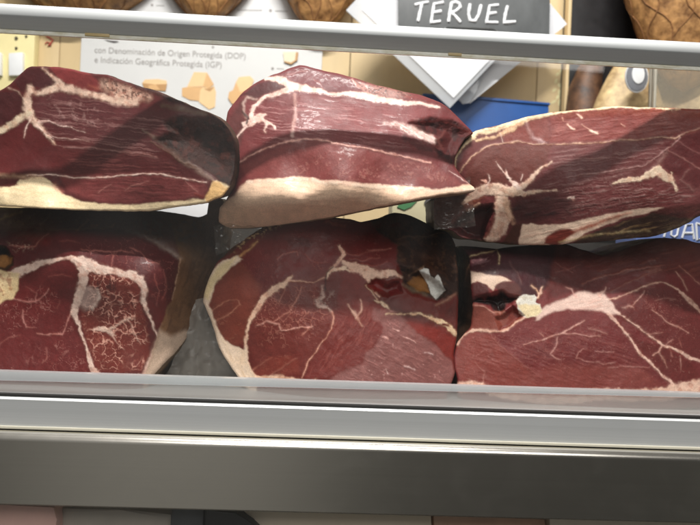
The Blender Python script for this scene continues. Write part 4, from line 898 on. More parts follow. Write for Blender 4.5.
# ---- bottom row, right
bone6 = [(516, 301), (519, 296), (524, 294.5), (534, 293.5), (537, 297), (536, 302), (541, 305), (543, 312), (538, 316), (526, 318), (519, 314), (518, 306)]
HAMS.append(dict(
    label='right-hand ham of the bottom row with branching white veins and a bone cavity',
    outline=[(462, 246), (480, 247), (500, 249), (528, 246), (552, 243.5), (566, 244), (580, 249), (592, 252), (602, 255), (616, 251), (628, 247), (640, 243), (656, 238.5), (672, 238), (686, 239.5), (700, 243), (750, 254), (785, 290), (790, 340), (760, 392), (700, 408), (600, 412), (480, 408), (458, 396), (457, 380), (454, 368), (453, 356), (457, 343), (464, 334), (470, 327), (472, 312), (472, 302), (471, 290), (470, 266), (468, 256)],
    depth=[(462, 246, .09), (470, 270, .060), (528, 246, .066), (602, 255, .060), (660, 239, .056), (760, 256, .07), (785, 300, .07), (470, 320, .056), (455, 362, .052), (540, 300, .048), (620, 300, .042), (700, 330, .040), (520, 360, .040), (600, 380, .036), (700, 400, .034), (480, 404, .042), (760, 390, .05), (500, 262, .058)],
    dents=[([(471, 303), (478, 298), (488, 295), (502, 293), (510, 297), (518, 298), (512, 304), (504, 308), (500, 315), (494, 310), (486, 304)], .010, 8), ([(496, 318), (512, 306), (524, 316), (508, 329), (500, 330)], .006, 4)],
    tilt=.024, base=(134, 54, 56), rind=(70, 46, 34), warp=1.3, parts=[('bone', bone6)],
    layers=[
        ('poly', [(556, 240), (610, 246), (660, 234), (780, 250), (760, 300), (690, 275), (640, 272), (600, 280), (580, 290), (556, 296), (540, 286)], (104, 38, 32), 7, .9),
        LN((120, 52, 36), 8, .7, (610, 260, 6), (650, 246, 8), (690, 250, 8)), ('fiber', [(560, 250), (660, 240), (740, 260), (700, 280), (600, 280)], -16, (146, 74, 62), .5, (22, 2)),
        ('poly', [(460, 240), (528, 242), (556, 242), (552, 270), (545, 290), (535, 296), (520, 296), (514, 282), (505, 278), (470, 272)], (72, 32, 42), 6, .92),
        ('spk', [(470, 256), (496, 254), (500, 274), (472, 272)], 2.2, .60, (140, 100, 100), .5),
        ('poly', [(552, 270), (580, 262), (610, 280), (598, 290), (570, 292), (548, 300)], (104, 36, 36), 6, .8),
        LN((156, 90, 84), 1.2, .6, (556, 271, 1), (570, 269, 1.4), (580, 264, 1)), LN((156, 90, 84), 1.2, .6, (556, 262, 1), (572, 272, 1)),
        ('poly', [(611, 302), (636, 291), (668, 286), (690, 300), (704, 326), (704, 364), (662, 346), (626, 322)], (120, 50, 50), 4, .85),
        ('poly', [(630, 336), (660, 346), (690, 362), (700, 376), (672, 384)], (118, 46, 44), 4, .85),
        ('poly', [(456, 346), (470, 331), (492, 334), (505, 350), (520, 362), (536, 380), (536, 390), (464, 386), (456, 368)], (158, 74, 66), 5, .8), LN((168, 96, 88), 1.6, .6, (492, 338, 1), (506, 352, 2), (522, 364, 2), (536, 376, 1.4)),
        ('poly', [(500, 380), (560, 364), (640, 368), (664, 386), (600, 392), (520, 392)], (158, 80, 74), 12, .7),
        ('net', [(600, 300), (660, 280), (704, 310), (704, 370), (640, 330)], 15, .7, (196, 130, 122), .6), ('net', [(500, 345), (600, 316), (640, 360), (600, 380), (520, 370)], 13, .6, (196, 130, 124), .5), ('net', [(460, 340), (600, 300), (700, 300), (704, 370), (600, 388), (460, 384)], 26, .8, (196, 130, 122), .5), ('spk', [(460, 336), (600, 300), (704, 300), (704, 376), (600, 388), (460, 384)], 2.6, .74, (196, 140, 130), .5),
        ('fiber', [(460, 340), (600, 320), (656, 372), (600, 390), (460, 384)], 16, (170, 92, 88), .35, (16, 2.2)),
        LN((224, 184, 168), 1.6, .95, (608, 314, 5), (617, 323, 3.4), (626, 334, 3.4), (640, 352, 3.8), (656, 368, 3.4), (674, 386, 3.4)), LN((224, 184, 168), 1.5, .95, (612, 311, 4), (624, 317, 2.4), (634, 324, 2), (648, 334, 2.6), (662, 345, 3), (680, 352, 4), (690, 358, 5), (702, 362, 5), (740, 372, 5)),
        LN((206, 150, 138), 1.2, .85, (652, 310, 1.4), (662, 318, 1.6), (670, 324, 2), (680, 327, 2), (688, 332, 2)), LN((212, 160, 146), 1.3, .9, (662, 346, 2), (659, 352, 3), (654, 356, 1.6)), LN((212, 160, 146), 1.2, .8, (659, 353, 2), (665, 361, 1.6), (667, 368, 1)), LN((206, 150, 138), 1.2, .8, (680, 357, 1.6), (681, 370, 1.2)), LN((206, 150, 138), 1.2, .8, (664, 346, 1), (672, 340, 1.4)), LN((206, 150, 138), 1.2, .7, (648, 334, 1.5), (662, 333, 1)), LN((196, 130, 120), 1.2, .7, (668, 348, 1), (672, 358, 1)), LN((190, 120, 110), 1.2, .6, (678, 338, 1), (682, 348, 1)),
        LN((216, 172, 154), 1.4, .9, (608, 300, 3), (622, 295, 2), (636, 289.5, 2), (650, 284, 2.4), (660, 282.5, 2.6), (668, 284, 3), (680, 291, 3.4), (690, 300, 5), (700, 311, 5), (724, 330, 5)), LN((176, 110, 98), 1.3, .8, (582, 284, 1.4), (600, 277, 1.8), (624, 271, 1.8), (648, 267, 1.6), (664, 266, 1)), LN((170, 104, 92), 1.3, .7, (606, 292, 1), (630, 282, 1.6), (648, 274, 2), (662, 270, 2)), LN((200, 146, 130), 1.3, .85, (676, 272, 1.4), (682, 280, 2.4), (688, 290, 2)), LN((190, 130, 116), 1.2, .8, (680, 266, 1), (688, 274, 1.6), (704, 286, 2)), LN((170, 110, 100), 2, .6, (650, 271, 2), (660, 269, 3)),
        LN((206, 160, 150), 1.6, .8, (622, 309, 2), (630, 306, 4), (634, 308, 2)), LN((206, 156, 146), 1.3, .8, (634, 305, 1.6), (640, 296, 2.4), (644, 290, 1)), LN((190, 130, 122), 1.2, .7, (656, 301, 1), (664, 299, 1.6), (676, 300, 1.4)),
        LN((214, 160, 150), 1.3, .9, (523, 345, 1), (533, 342, 2), (544, 339, 2.2), (556, 335, 2.6), (564, 333, 3.4), (572, 327, 3), (584, 320, 2.4)), LN((208, 150, 142), 1.2, .85, (564, 334, 2), (574, 335, 2.4), (584, 334.5, 2), (600, 336, 1.2)), LN((206, 148, 140), 1.2, .85, (558, 336, 1.4), (556, 346, 2), (550, 354, 1.8), (556, 359, 1.8), (560, 360, 1.4)), LN((206, 148, 140), 1.2, .8, (540, 332, 1.2), (544, 336, 2)), LN((206, 148, 140), 1.2, .75, (588, 328, 1), (598, 331, 1.8), (608, 333, 1)),
        LN((200, 140, 134), 1.3, .8, (584, 348, 1.6), (578, 352, 1.8), (576, 358, 1.6), (588, 361, 1.2), (606, 365, 1.8), (614, 364, 1)), LN((200, 140, 134), 1.2, .7, (608, 369, 1), (620, 367, 1.4), (636, 367, 1.8), (650, 367, 1)), LN((200, 140, 134), 1.2, .7, (596, 351, 1), (614, 352, 2)), LN((190, 120, 114), 1.2, .6, (476, 356, 1), (484, 350, 1.6)), LN((196, 130, 122), 1.2, .6, (476, 362, 1), (484, 372, 1.4), (483, 382, 2)),
        ('poly', [(537, 315), (548, 306), (558, 301), (568, 298), (578, 292), (584, 290), (594, 293), (604, 291), (607, 296), (611, 302), (615, 309), (620, 314), (610, 315), (600, 311), (588, 309), (570, 309.5), (556, 311), (544, 317), (536, 321)], (226, 194, 182), 4, .95),
        ('fiber', [(540, 315), (570, 298), (604, 292), (615, 312), (560, 311)], -12, (214, 160, 144), .5, (14, 2)), LN((220, 170, 160), 2, .7, (576, 296, 4), (572, 289, 2), (566, 287, 1.4)), LN((226, 180, 166), 1.6, .8, (600, 294, 6), (605, 290, 3), (606, 287, 1)),
        ('poly', [(470, 271), (478, 273), (489, 274), (502, 277), (511, 281), (505, 283), (497, 284.5), (493, 290), (487, 285), (478, 282), (470, 285)], (222, 192, 172), 2.5, .95),
        ('poly', [(471, 285), (480, 283), (487, 286), (490, 294), (482, 300), (472, 302)], (90, 34, 34), 3, .9), ('poly', [(495, 286), (502, 283), (512, 282), (520, 286), (523, 292), (517, 297), (500, 294)], (104, 56, 52), 3, .9),
        LN((206, 180, 140), 1.4, .85, (469, 257, 1.4), (480, 254, 1.8), (497, 250, 1.8), (500, 256, 2.2), (499, 263, 2)), LN((130, 90, 90), 2, .6, (510, 262, 1.6), (518, 274, 2), (522, 284, 2)),
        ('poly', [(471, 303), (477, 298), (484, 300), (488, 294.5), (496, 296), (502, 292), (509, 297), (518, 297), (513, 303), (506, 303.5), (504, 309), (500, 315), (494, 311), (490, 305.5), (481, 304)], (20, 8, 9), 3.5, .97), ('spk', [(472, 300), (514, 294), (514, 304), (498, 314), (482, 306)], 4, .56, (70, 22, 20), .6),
        ('poly', [(471, 304), (476, 303.5), (484, 306), (493, 312), (503, 310), (508, 314), (509, 319), (504, 326), (497, 329), (470, 331)], (156, 82, 70), 2.5, .9), LN((206, 146, 130), 1.6, .7, (473, 305, 1.4), (486, 308, 2), (494, 313, 2), (504, 311, 2)),
        ('poly', [(510, 310), (520, 307), (524, 316), (514, 326), (505, 329)], (140, 54, 40), 3, .9),
        LN((226, 184, 164), 1.8, .95, (457, 344, 3), (463, 336, 3), (470, 331.5, 4), (482, 330, 4), (497, 331, 3), (508, 329, 3), (515, 322, 3), (526, 317, 4)),
        LN((226, 180, 150), 1.6, .9, (531, 285, 2), (536, 289, 3), (540, 295, 3), (539, 298, 2)), LN((230, 190, 170), 1.8, .9, (542, 288, 3), (541, 294, 5), (538, 297, 3)),
        LN((228, 190, 170), 3, .95, (456, 388, 10), (470, 387, 13), (484, 388, 8), (500, 394, 8), (540, 399, 12), (580, 396, 16), (600, 394, 12), (630, 396, 12), (664, 394, 14), (690, 388, 16), (720, 384, 16)),
        ('poly', bone6, (222, 216, 206), 1.5, 1), ('poly', [(518, 306), (526, 304), (540, 305), (543, 312), (538, 316), (526, 318)], (230, 208, 164), 2.5, .9), ('spk', bone6, 3, .58, (190, 164, 120), .4),
    ]))

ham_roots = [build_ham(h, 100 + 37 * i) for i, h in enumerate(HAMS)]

# ------------------------------------------------------------------ the display case
YG, YR = -0.020, -0.026


def zat(v, Y, u=350):
    return float(P(u, v, Y)[2])


case = empty('display_case', Vector((0, 0.2, zat(520, 0))), 'refrigerated deli display case with brushed steel front bars and a clear glass front', 'display case')
X0, X1 = -0.62, 0.66
# top rail: rounded bar
zt, zb = zat(23.6, YR), zat(45.4, YR)
hr = (zt - zb) / 2; zc = (zt + zb) / 2
prof = [(YR + 0.0052 * yy, zc + hr * zz) for yy, zz in (
    (0.2, 1.0), (-0.2, 0.99), (-0.6, 0.92), (-0.86, 0.76), (-1.0, 0.5), (-1.0, -0.08), (-0.93, -0.16), (-0.84, -0.22),
    (0.86, -0.97), (0.94, -1.0), (1.0, -0.94), (1.0, 0.5), (0.86, 0.78), (0.6, 0.93))]
profile_x('top_rail', prof, X0, X1, M['rail'], case)
# glass and its top edge
g_top = zat(46.0, YG) ; g_bot = zat(402, YG)
box('glass_pane', X0, X1, YG, YG + 0.0002, g_bot, zat(51, YG), M['glass'], case)
edge = box('glass_edge_trim', X0, X1, YG - 0.0006, YG + 0.0016, zat(52.0, YG), zat(46.6, YG), M['glass_edge'], case, 0.0006)
for u in (97, 455):
    c = P(u, 50, YG)
    s = 0.0105 if u == 97 else 0.006
    box('clip', c[0] - s, c[0] + s, YG - 0.0014, YG + 0.0022, zat(50.6, YG), zat(46.2, YG), M['clip'], case, 0.0005)
# ledge profile under the glass
YL = -0.030
z0, z1 = zat(408.5, YL), zat(436.8, YL)
prof = [(YL + 0.0016, z0), (YL, z0 - 0.0016), (YL, z1 + 0.0004), (YL + 0.0004, z1), (0.40, z1), (0.40, z0)]
profile_x('ledge', prof, X0, X1, M['alu'], case)
box('lip_gap_strip', X0, X1, YL + 0.0028, YG - 0.001, z0 - 0.001, zat(405.2, YL + 0.003), M['dark_gap'], case, 0.0006)  # added dark strip standing in for the shaded gap under the lip
trim = box('ledge_trim', X0, X1, YL - 0.0014, YL + 0.004, zat(439.0, YL), zat(436.2, YL), simple('cream_trim', (190, 186, 170), 0.45, vary=0.04), case, 0.0004)
box('shadow_gap', X0, X1, YL + 0.004, YL + 0.04, zat(470, YL), zat(436.0, YL) - 0.0005, M['dark_gap'], case)
# brushed bar with a rounded top
YB = -0.042
za, zb2 = zat(443.8, YB), zat(514.6, YB)
r = 0.0065
prof = [(YB + 0.009, za)]
for k in range(9):
    a = math.pi / 2 + k / 8 * math.pi / 2
    prof.append((YB + r + r * math.cos(a), za - r + r * math.sin(a)))
prof += [(YB, zb2 + 0.0015), (YB + 0.0015, zb2), (YB + 0.009, zb2)]
profile_x('front_bar', prof, X0, X1, M['steel'], case)
box('lower_glass', X0, X1, YB + 0.012, YB + 0.0122, zb2 - 0.16, zb2 + 0.004, M['glass'], case)
# inner back wall behind the hams, low
box('inner_back', X0, X1, 0.36, 0.375, z1, zat(232, 0.36), simple('grey_liner', (52, 49, 46), 0.5, vary=0.08), case)
box('lower_shelf', X0, X1, -0.03, 0.40, zb2 - 0.135, zb2 - 0.125, M['shelf'], case)

# ------------------------------------------------------------------ the plastic tray
tray = empty('plastic_tray', Vector((0.05, 0.1, z0)), 'long frosted white plastic tray holding the bottom row of hams', 'tray')
YT = -0.010
uL, uR = -60, 742
bm = bmesh.new()
lip = []
for u in np.linspace(uL, 684, 30): lip.append((u, 381 + (u - 0) * 0.0245))
lipb = [(u, 394.6 + (u - 0) * 0.0345) for u in np.linspace(uL, 676, 30)] + [(690, 417.2), (702, 414.5), (714, 408), (720, 400)]
top = lip + [(722, 398.6)]
add_prism(bm, [pv(a, b, YT) for a, b in top + lipb[::-1]], Vector((0, 0.0025, 0)))
bmobj('lip', bm, M['lip'], tray)
bm = bmesh.new()
rim_t = [(u, 371.2 + u * 0.0318) for u in np.linspace(uL, 724, 30)]
rim_b = [(u, 380.4 + u * 0.0245) for u in np.linspace(uL, 724, 30)]
add_prism(bm, [pv(a, b, YT - 0.004) for a, b in rim_t + rim_b[::-1]], Vector((0, 0.008, 0)), 0.0008)
bmobj('rim', bm, M['lip_rim'], tray)
zt0 = zat(404, YT)
box('base', float(P(uL, 400, YT)[0]), float(P(716, 400, YT)[0]), YT + 0.0026, 0.30, zt0 - 0.003, zt0, M['white_pl'], tray, 0.001)

# ------------------------------------------------------------------ behind the case: boards, poster, cards
YW = 0.62
bp = empty('wall_panel', pv(350, 300, YW), 'tan wooden wall panelling with vertical joints behind the display case', 'wall panel')
JO = [-400, 34.5, 58, 349, 536.5, 564, 1200]
for a, b in zip(JO[:-1], JO[1:]):
    xa, xb = float(P(a, 90, YW)[0]), float(P(b, 90, YW)[0])
    box('board', xa + 0.0008, xb - 0.0008, YW, YW + 0.018, 0.9, 2.1, M['tan'], bp, 0.0008)
box('backing', float(P(-400, 90, YW)[0]), float(P(1200, 90, YW)[0]), YW + 0.0185, YW + 0.03, 0.9, 2.1, M['tan_gap'], bp)
YP = YW - 0.004


def flatpoly(bm, pts, Y, th=0.0006):
    add_prism(bm, [pv(a, b, Y) for a, b in pts], Vector((0, th, 0)))


# red scroll and pale flowers printed on the boards
bm = bmesh.new()
add_tube(bm, [pv(a, b, YP + 0.002) for a, b in ((46, 36), (50, 38), (53, 40), (51, 43), (48, 46), (51, 45))], 0.0016, 6)
add_tube(bm, [pv(a, b, YP + 0.002) for a, b in ((45, 44), (47, 42), (50, 43))], 0.0012, 6)
bmobj('red_ornament', bm, M['red_ink'], bp)
bm = bmesh.new()
for (u, v, l, an) in [(556, 100, 7, -60), (560, 96, 7, -100), (552, 92, 6, -40), (561, 88, 6, -120), (555, 84, 6, -70), (550, 104, 8, -30), (559, 106, 8, -80), (556, 76, 5, -50), (562, 74, 5, -110)]:
    ca, sa = math.cos(math.radians(an)), math.sin(math.radians(an))
    pts = []
    for t, w in ((0, 0), (.3, 1.3), (.6, 1.5), (.85, .8), (1, 0)): pts.append((u + ca * l * t - sa * w, v + sa * l * t + ca * w))
    for t, w in ((.85, -.8), (.6, -1.5), (.3, -1.3)): pts.append((u + ca * l * t - sa * w, v + sa * l * t + ca * w))
    flatpoly(bm, pts, YP + 0.0034)
bmobj('flower_ornament', bm, simple('pale_flower', (214, 206, 160), 0.6), bp)

# switch plate
sw = empty('switch_panel', pv(15, 70, YW - 0.02), 'cream electrical switch panel with white rockers at the left edge', 'switch panel')
xs0, xs1 = float(P(-90, 60, YW)[0]), float(P(33.5, 66, YW - .02)[0])
box('plate', xs0, xs1, YW - 0.02, YW - 0.001, zat(120, YW), zat(28, YW), M['cream'], sw, 0.002)
for (a, b) in ((8.5, 22.5), (-14, .5)):
    prism('switch', [(a, 53), (b, 52), (b, 75), (a, 75.5)], YW - 0.029, 0.010, M['white_pl'], sw, 0.0015)
bm = bmesh.new()
flatpoly(bm, [(22.8, 54), (23.6, 54), (23.6, 75), (22, 76.6), (10, 76.6), (10, 75.7), (22.6, 75.4)], YW - 0.0215, 0.0014)
bmobj('switch_shadow', bm, M['ink_dark'], sw)  # dark sliver drawn right of and below the rocker as its shadow
for (u, v, rr) in ((16, 38, 1.6), (16, 48, 1.3), (26, 36, 1.2)):
    bm = bmesh.new()
    flatpoly(bm, [(u + rr * math.cos(k * math.tau / 14), v + rr * math.sin(k * math.tau / 14)) for k in range(14)], YW - 0.0222, 0.003)
    bmobj('screw', bm, simple('screw_metal', (110, 104, 88), 0.4, 0.8), sw)

# poster
po = empty('poster', pv(200, 200, YP), 'white printed food poster with grey lettering and drawings of cheese cubes', 'poster')
YPo = YP - 0.003
xa, xb = float(P(80.5, 60, YPo)[0]), float(P(322, 60, YPo)[0])
box('sheet', xa, xb, YPo, YPo + 0.0022, zat(330, YPo), zat(-40, YPo), M['paper'], po)


def text(name, s, uv0, uv1, Y, mat, parent, th=0.0003):
    cu = bpy.data.curves.new(name, 'FONT'); cu.body = s; cu.size = 1.0; cu.extrude = 0.0
    ob = bpy.data.objects.new(name, cu); COL.objects.link(ob)
    bpy.context.view_layer.update()
    me = bpy.data.meshes.new_from_object(ob.evaluated_get(bpy.context.evaluated_depsgraph_get()))
    bpy.data.objects.remove(ob); bpy.data.curves.remove(cu)
    co = np.zeros(len(me.vertices) * 3); me.vertices.foreach_get('co', co); co = co.reshape(-1, 3)
    w = co[:, 0].max() - co[:, 0].min()
    p0 = P(*uv0, Y); p1 = P(*uv1, Y)
    k = np.hypot(*(p1 - p0)[[0, 2]]) / w
    ex = (p1 - p0) / np.linalg.norm(p1 - p0); ez = np.array([-ex[2], 0, ex[0]])
    new = p0 + (co[:, :1] - co[:, 0].min()) * k * ex + co[:, 1:2] * k * 1.08 * ez
    me.vertices.foreach_set('co', new.ravel()); me.update()
    me.materials.clear(); me.materials.append(mat); me.name = name
    return link(bpy.data.objects.new(name, me), parent)


text('lettering', 'con Denominación de Origen Protegida (DOP)', (94.5, 52.6), (245.5, 59.0), YPo - 0.0005, M['ink'], po)
text('lettering', 'e Indicación Geográfica Protegida (IGP)', (94.5, 62.4), (221.5, 67.8), YPo - 0.0005, M['ink'], po)


ci = 0
FACES = [
    ([(187, 87), (194, 72), (207, 72.5), (203, 86.5)], 'cheese_a'), ([(207, 72.5), (214, 84.5), (209, 88), (203, 86.5)], 'cheese_b'),
    ([(182, 88), (187, 87), (203, 87), (200, 91), (199, 101), (190, 100), (182, 96)], 'cheese_b'), ([(203, 87), (209, 88), (214, 86), (216, 92), (215, 107), (209, 109.5), (199, 102), (200, 91)], 'cheese_a'),
    ([(204, 89), (209, 88), (214.5, 87), (210, 91.5)], 'cheese_c'),
    ([(142, 83), (145, 79.5), (158, 79), (166.5, 80.5), (167, 84), (155, 84.5)], 'cheese_a'), ([(142, 83), (155, 84.5), (167, 84), (165.5, 91), (150, 90), (144, 88)], 'cheese_c'), ([(148, 85.5), (156, 84.6), (160, 90), (150, 90)], 'cheese_b'),
    ([(236, 82), (239, 77), (250, 76), (254, 80), (250, 90), (240, 92)], 'cheese_a'), ([(236, 82), (240, 92), (236, 98), (233, 90)], 'cheese_b'), ([(229, 92), (233, 90), (240, 92), (238, 102), (232, 104), (228, 98)], 'cheese_b'), ([(240, 92), (250, 90), (252, 104), (236, 106), (238, 102)], 'cheese_b'),
    ([(283, 52), (296, 52), (295, 60), (291, 62.5), (284, 61)], 'cheese_w'), ([(296, 52), (298.5, 52.5), (297.5, 60), (291, 64.5), (284, 62), (284, 61), (291, 62.5), (295, 60)], 'cheese_c'),
]
for pts, mk in FACES:
    if pts:
        bm = bmesh.new(); flatpoly(bm, pts, YPo - 0.0007 - 0.0002 * ci); ci += 1; bmobj('cheese_picture', bm, M[mk], po)
for (u, v, rr) in ((152, 5, 1.3), (231, 9.5, 1.3), (270.5, 10.5, 1.5), (272.5, 68.5, 1.4), (213, 47, 1.2)):
    bm = bmesh.new(); flatpoly(bm, [(u + rr * math.cos(k * math.tau / 12), v + rr * math.sin(k * math.tau / 12)) for k in range(12)], YPo - 0.0006); bmobj('bullet_mark', bm, M['ink'], po)
for (u0_, u1_, v) in ((156, 164, 5.4), (237, 262, 10), (275, 288, 11), (277, 284, 68.6)):
    bm = bmesh.new(); flatpoly(bm, [(u0_, v - .35), (u1_, v), (u1_, v + .5), (u0_, v + .25)], YPo - 0.0006); bmobj('caption_line', bm, M['ink'], po)
bm = bmesh.new()
flatpoly(bm, [(104, 39.5), (110, 40.5), (117, 41), (119, 42), (114, 43), (108, 41.5)], YPo - 0.0006)
bmobj('dark_picture', bm, M['ink_dark'], po)

# white cards in clear holders, turned on their corners
cd = empty('card_holder', pv(450, 107, 0.50), 'clear acrylic holder with a white card turned on its corner below the slate sign', 'card holder')
prism('holder', [(346, 10), (450, 108), (549, 3), (445, -95)], 0.50, 0.004, M['acrylic'], cd, 0.001)
prism('card', [(362, 9.5), (453.5, 98), (541, 6), (448, -84)], 0.4985, 0.001, M['sheet'], cd)
cd2 = empty('price_card', pv(470, 103, 0.53), 'white card behind the clear holder, its right corner poking past the slate sign', 'card')
prism('sheet', [(391, 7), (470, 103.5), (567, 24), (488, -73)], 0.53, 0.0015, M['sheet'], cd2)
prism('holder_corner', [(456, 97), (463, 104), (469, 103), (476, 92), (484, 76), (476, 70)], 0.522, 0.003, M['acrylic'], cd2, 0.0008)

# slate sign
YS = 0.47
sl = empty('slate_sign', pv(474, 33, YS), 'dark grey chalkboard sign hand-lettered TERUEL in white above the top rail', 'sign')
prism('board', [(398, -45), (398.5, 30.5), (549.5, 37.5), (551, -38)], YS, 0.004, M['slate'], sl, 0.0008)
LET = {
    'T': [[(414.5, 5), (420, 3.6), (428.5, 2)], [(422, 3.2), (420, 12), (418, 21.5)]],
    'E': [[(443.5, 2.4), (434, 4), (432.5, 13), (431, 22.8), (440.5, 21.4)], [(433, 12.6), (441.5, 11.2)]],
    'R': [[(448.5, 22), (450, 11), (451.5, 3.2), (456, 2), (459.6, 4), (460, 7.5), (456, 11), (451, 12.6), (455, 16), (460.5, 22.5)]],
    'U': [[(470, 4), (468.5, 14), (470, 20.6), (475, 21), (478.6, 15), (481, 5)]],
    'e': [[(498.5, 5), (489.5, 5.8), (488, 14), (486.4, 22.4), (498, 22.6)], [(488.5, 13.8), (496.5, 12.6)]],
    'L': [[(507.5, 6), (505.4, 14), (503.8, 23), (515.5, 21.8)]],
}
bm = bmesh.new()
for s_ in LET.values():
    for pl in s_:
        # densify
        pts = []
        for a, b in zip(pl[:-1], pl[1:]):
            for k in range(5): pts.append((a[0] + (b[0] - a[0]) * k / 5, a[1] + (b[1] - a[1]) * k / 5))
        pts.append(pl[-1])
        rr = [0.0026 * (0.8 + 0.4 * random.random()) for _ in pts]
        add_tube(bm, [pv(a, b, YS - 0.0002) for a, b in pts], rr, 8)
lt = bmobj('lettering', bm, M['chalk'], sl)
bm = bmesh.new()
add_tube(bm, [pv(a, b, YS - 0.002) for a, b in ((445, 38), (445, 28.5), (446.5, 26.6), (470, 27.6), (493, 28.8), (496.5, 30), (497, 40))], 0.0008, 6)
bmobj('clip_wire', bm, simple('wire', (170, 172, 172), 0.3, 0.9), sl)

# blue crate, pale carton with green label, white sheet seen between the hams
bb = empty('blue_box', pv(490, 140, 0.56), 'blue plastic box standing behind the top row of hams', 'box')
pts_b = [(424, 94.5), (480, 98), (549, 104), (549, 200), (424, 200)]
prism('box_body', pts_b, 0.555, 0.05, M['blue'], bb, 0.003)
prism('box_rim', [(423, 93.2), (480, 96.6), (550, 102.8), (550, 105.2), (480, 99.2), (423, 95.8)], 0.552, 0.056, M['blue'], bb, 0.0008)
ca_ = empty('carton', pv(420, 240, 0.30), 'beige carton with a green corner glimpsed between the middle hams', 'carton')
prism('carton_body', [(392, 190), (436, 190), (436, 250), (392, 250)], 0.30, 0.05, M['beige'], ca_, 0.002)
bm = bmesh.new(); flatpoly(bm, [(397, 207), (402, 200), (415, 197), (417, 201), (411, 207), (404, 210)], 0.2985, 0.001); bmobj('green_label', bm, M['green'], ca_)
bm = bmesh.new(); flatpoly(bm, [(424, 203), (428, 196), (437, 196), (437, 216), (430, 212)], 0.298, 0.001); bmobj('black_mark', bm, M['ink_dark'], ca_)
ws = empty('white_carton', pv(215, 250, 0.32), 'white carton side showing in the gap between the left and middle hams', 'carton')
prism('carton_side', [(140, 196), (210, 198), (210, 250), (140, 250)], 0.32, 0.03, M['sheet'], ws, 0.002)
bc = empty('printed_carton', pv(690, 250, 0.26), 'blue printed carton with white letters behind the two right-hand hams', 'carton')
prism('carton_body', [(636, 212), (770, 208), (770, 262), (636, 262)], 0.26, 0.06, M['blue_print'], bc, 0.002)
bm = bmesh.new()


def wstroke(pl, w=0.0016):
    add_tube(bm, [pv(a, b, 0.2598) for a, b in pl], w, 6)


wstroke([(664, 237), (666, 229)]); wstroke([(665, 229), (670, 229)])
wstroke([(672, 226), (671, 235), (674, 237), (677, 235), (679, 225)])
wstroke([(682, 238), (686, 225), (692, 224), (694, 239)]); wstroke([(684, 233), (693, 233)])
wstroke([(696, 223), (697, 240), (702, 238), (704, 231), (702, 225), (696, 223)])
wstroke([(707, 238), (711, 224), (716, 224), (719, 239)]); wstroke([(709, 233), (718, 233)])
bmobj('lettering', bm, M['sheet'], bc)

# ------------------------------------------------------------------ netted hams and the dark cabinet


def netted_ham(u, vbot, wpx, hpx, Y, mat, label, lean=0.0, taper=0.75, netn=9, group='netted hams hanging behind the counter', net=True, seed=0):
    base = P(u, vbot, Y)
    s = (Y - CAM_Y) / F_PX
    H = hpx * s; R = wpx * s / 2
    root = empty('netted_ham', Vector(base), label, 'ham', group)

    def prof(t):   # t 0 bottom .. 1 top
        return R * (max(math.sin(math.pi * min(t / 0.62, 1) / 2), 0) ** 0.62) * (1 - max(t - 0.45, 0) ** 1.5 * taper * 1.4)

    def pt(t, a, k=1.0):
        bulge = 1 + 0.06 * math.sin(3 * a + seed) + 0.05 * math.sin(2 * a + 5 * t + seed)
        r = prof(t) * bulge * k
        return Vector(base) + Vector((r * math.cos(a) + lean * H * t, r * 0.72 * math.sin(a), H * t))
    bm = bmesh.new()
    nr, na = 44, 64
    rings = [[bm.verts.new(pt((i + .02) / nr, j * math.tau / na)) for j in range(na)] for i in range(nr + 1)]
    for i in range(nr):
        for j in range(na): bm.faces.new((rings[i][j], rings[i][(j + 1) % na], rings[i + 1][(j + 1) % na], rings[i + 1][j]))
    bm.faces.new(list(reversed(rings[0]))); bm.faces.new(rings[-1])
    bmobj('body', bm, mat, root)
    if net:
        bm = bmesh.new()
        for sgn in (1, -1):
            for k in range(netn):
                pts = [pt(0.03 + 0.94 * i / 40, sgn * (i / 40 * 2.4) + k * math.tau / netn + 0.1 * math.sin(i * .9 + k), 1.012) for i in range(41)]
                add_tube(bm, pts, 0.0007 + 0.0004 * ((k * 7) % 3) / 2, 6)
        bmobj('netting', bm, M['net'], root)
    return root


netted_ham(78, 24, 200, 190, 0.60, M['ham_skin'], 'dark brown netted ham hanging over the left side of the poster', seed=1)
netted_ham(204, 24, 130, 190, 0.60, M['ham_skin'], 'brown netted ham hanging over the middle of the poster', seed=2)
netted_ham(318, 34, 112, 190, 0.585, M['ham_skin'], 'narrow brown netted ham hanging left of the white cards', seed=3, netn=7)
netted_ham(684, 92, 150, 270, 0.50, M['ham_skin'], 'large golden netted ham at the upper right corner', seed=4, netn=10)
netted_ham(626, 190, 74, 132, 0.52, M['ham_pale'], 'pale plump ham with a round tag beside the glass divider', seed=5, group='cured hams standing on the right shelf', net=False, taper=1.1)
netted_ham(716, 200, 150, 150, 0.56, M['ham_pale'], 'pale ham behind the clear divider at the right edge', seed=6, group='cured hams standing on the right shelf', net=False)

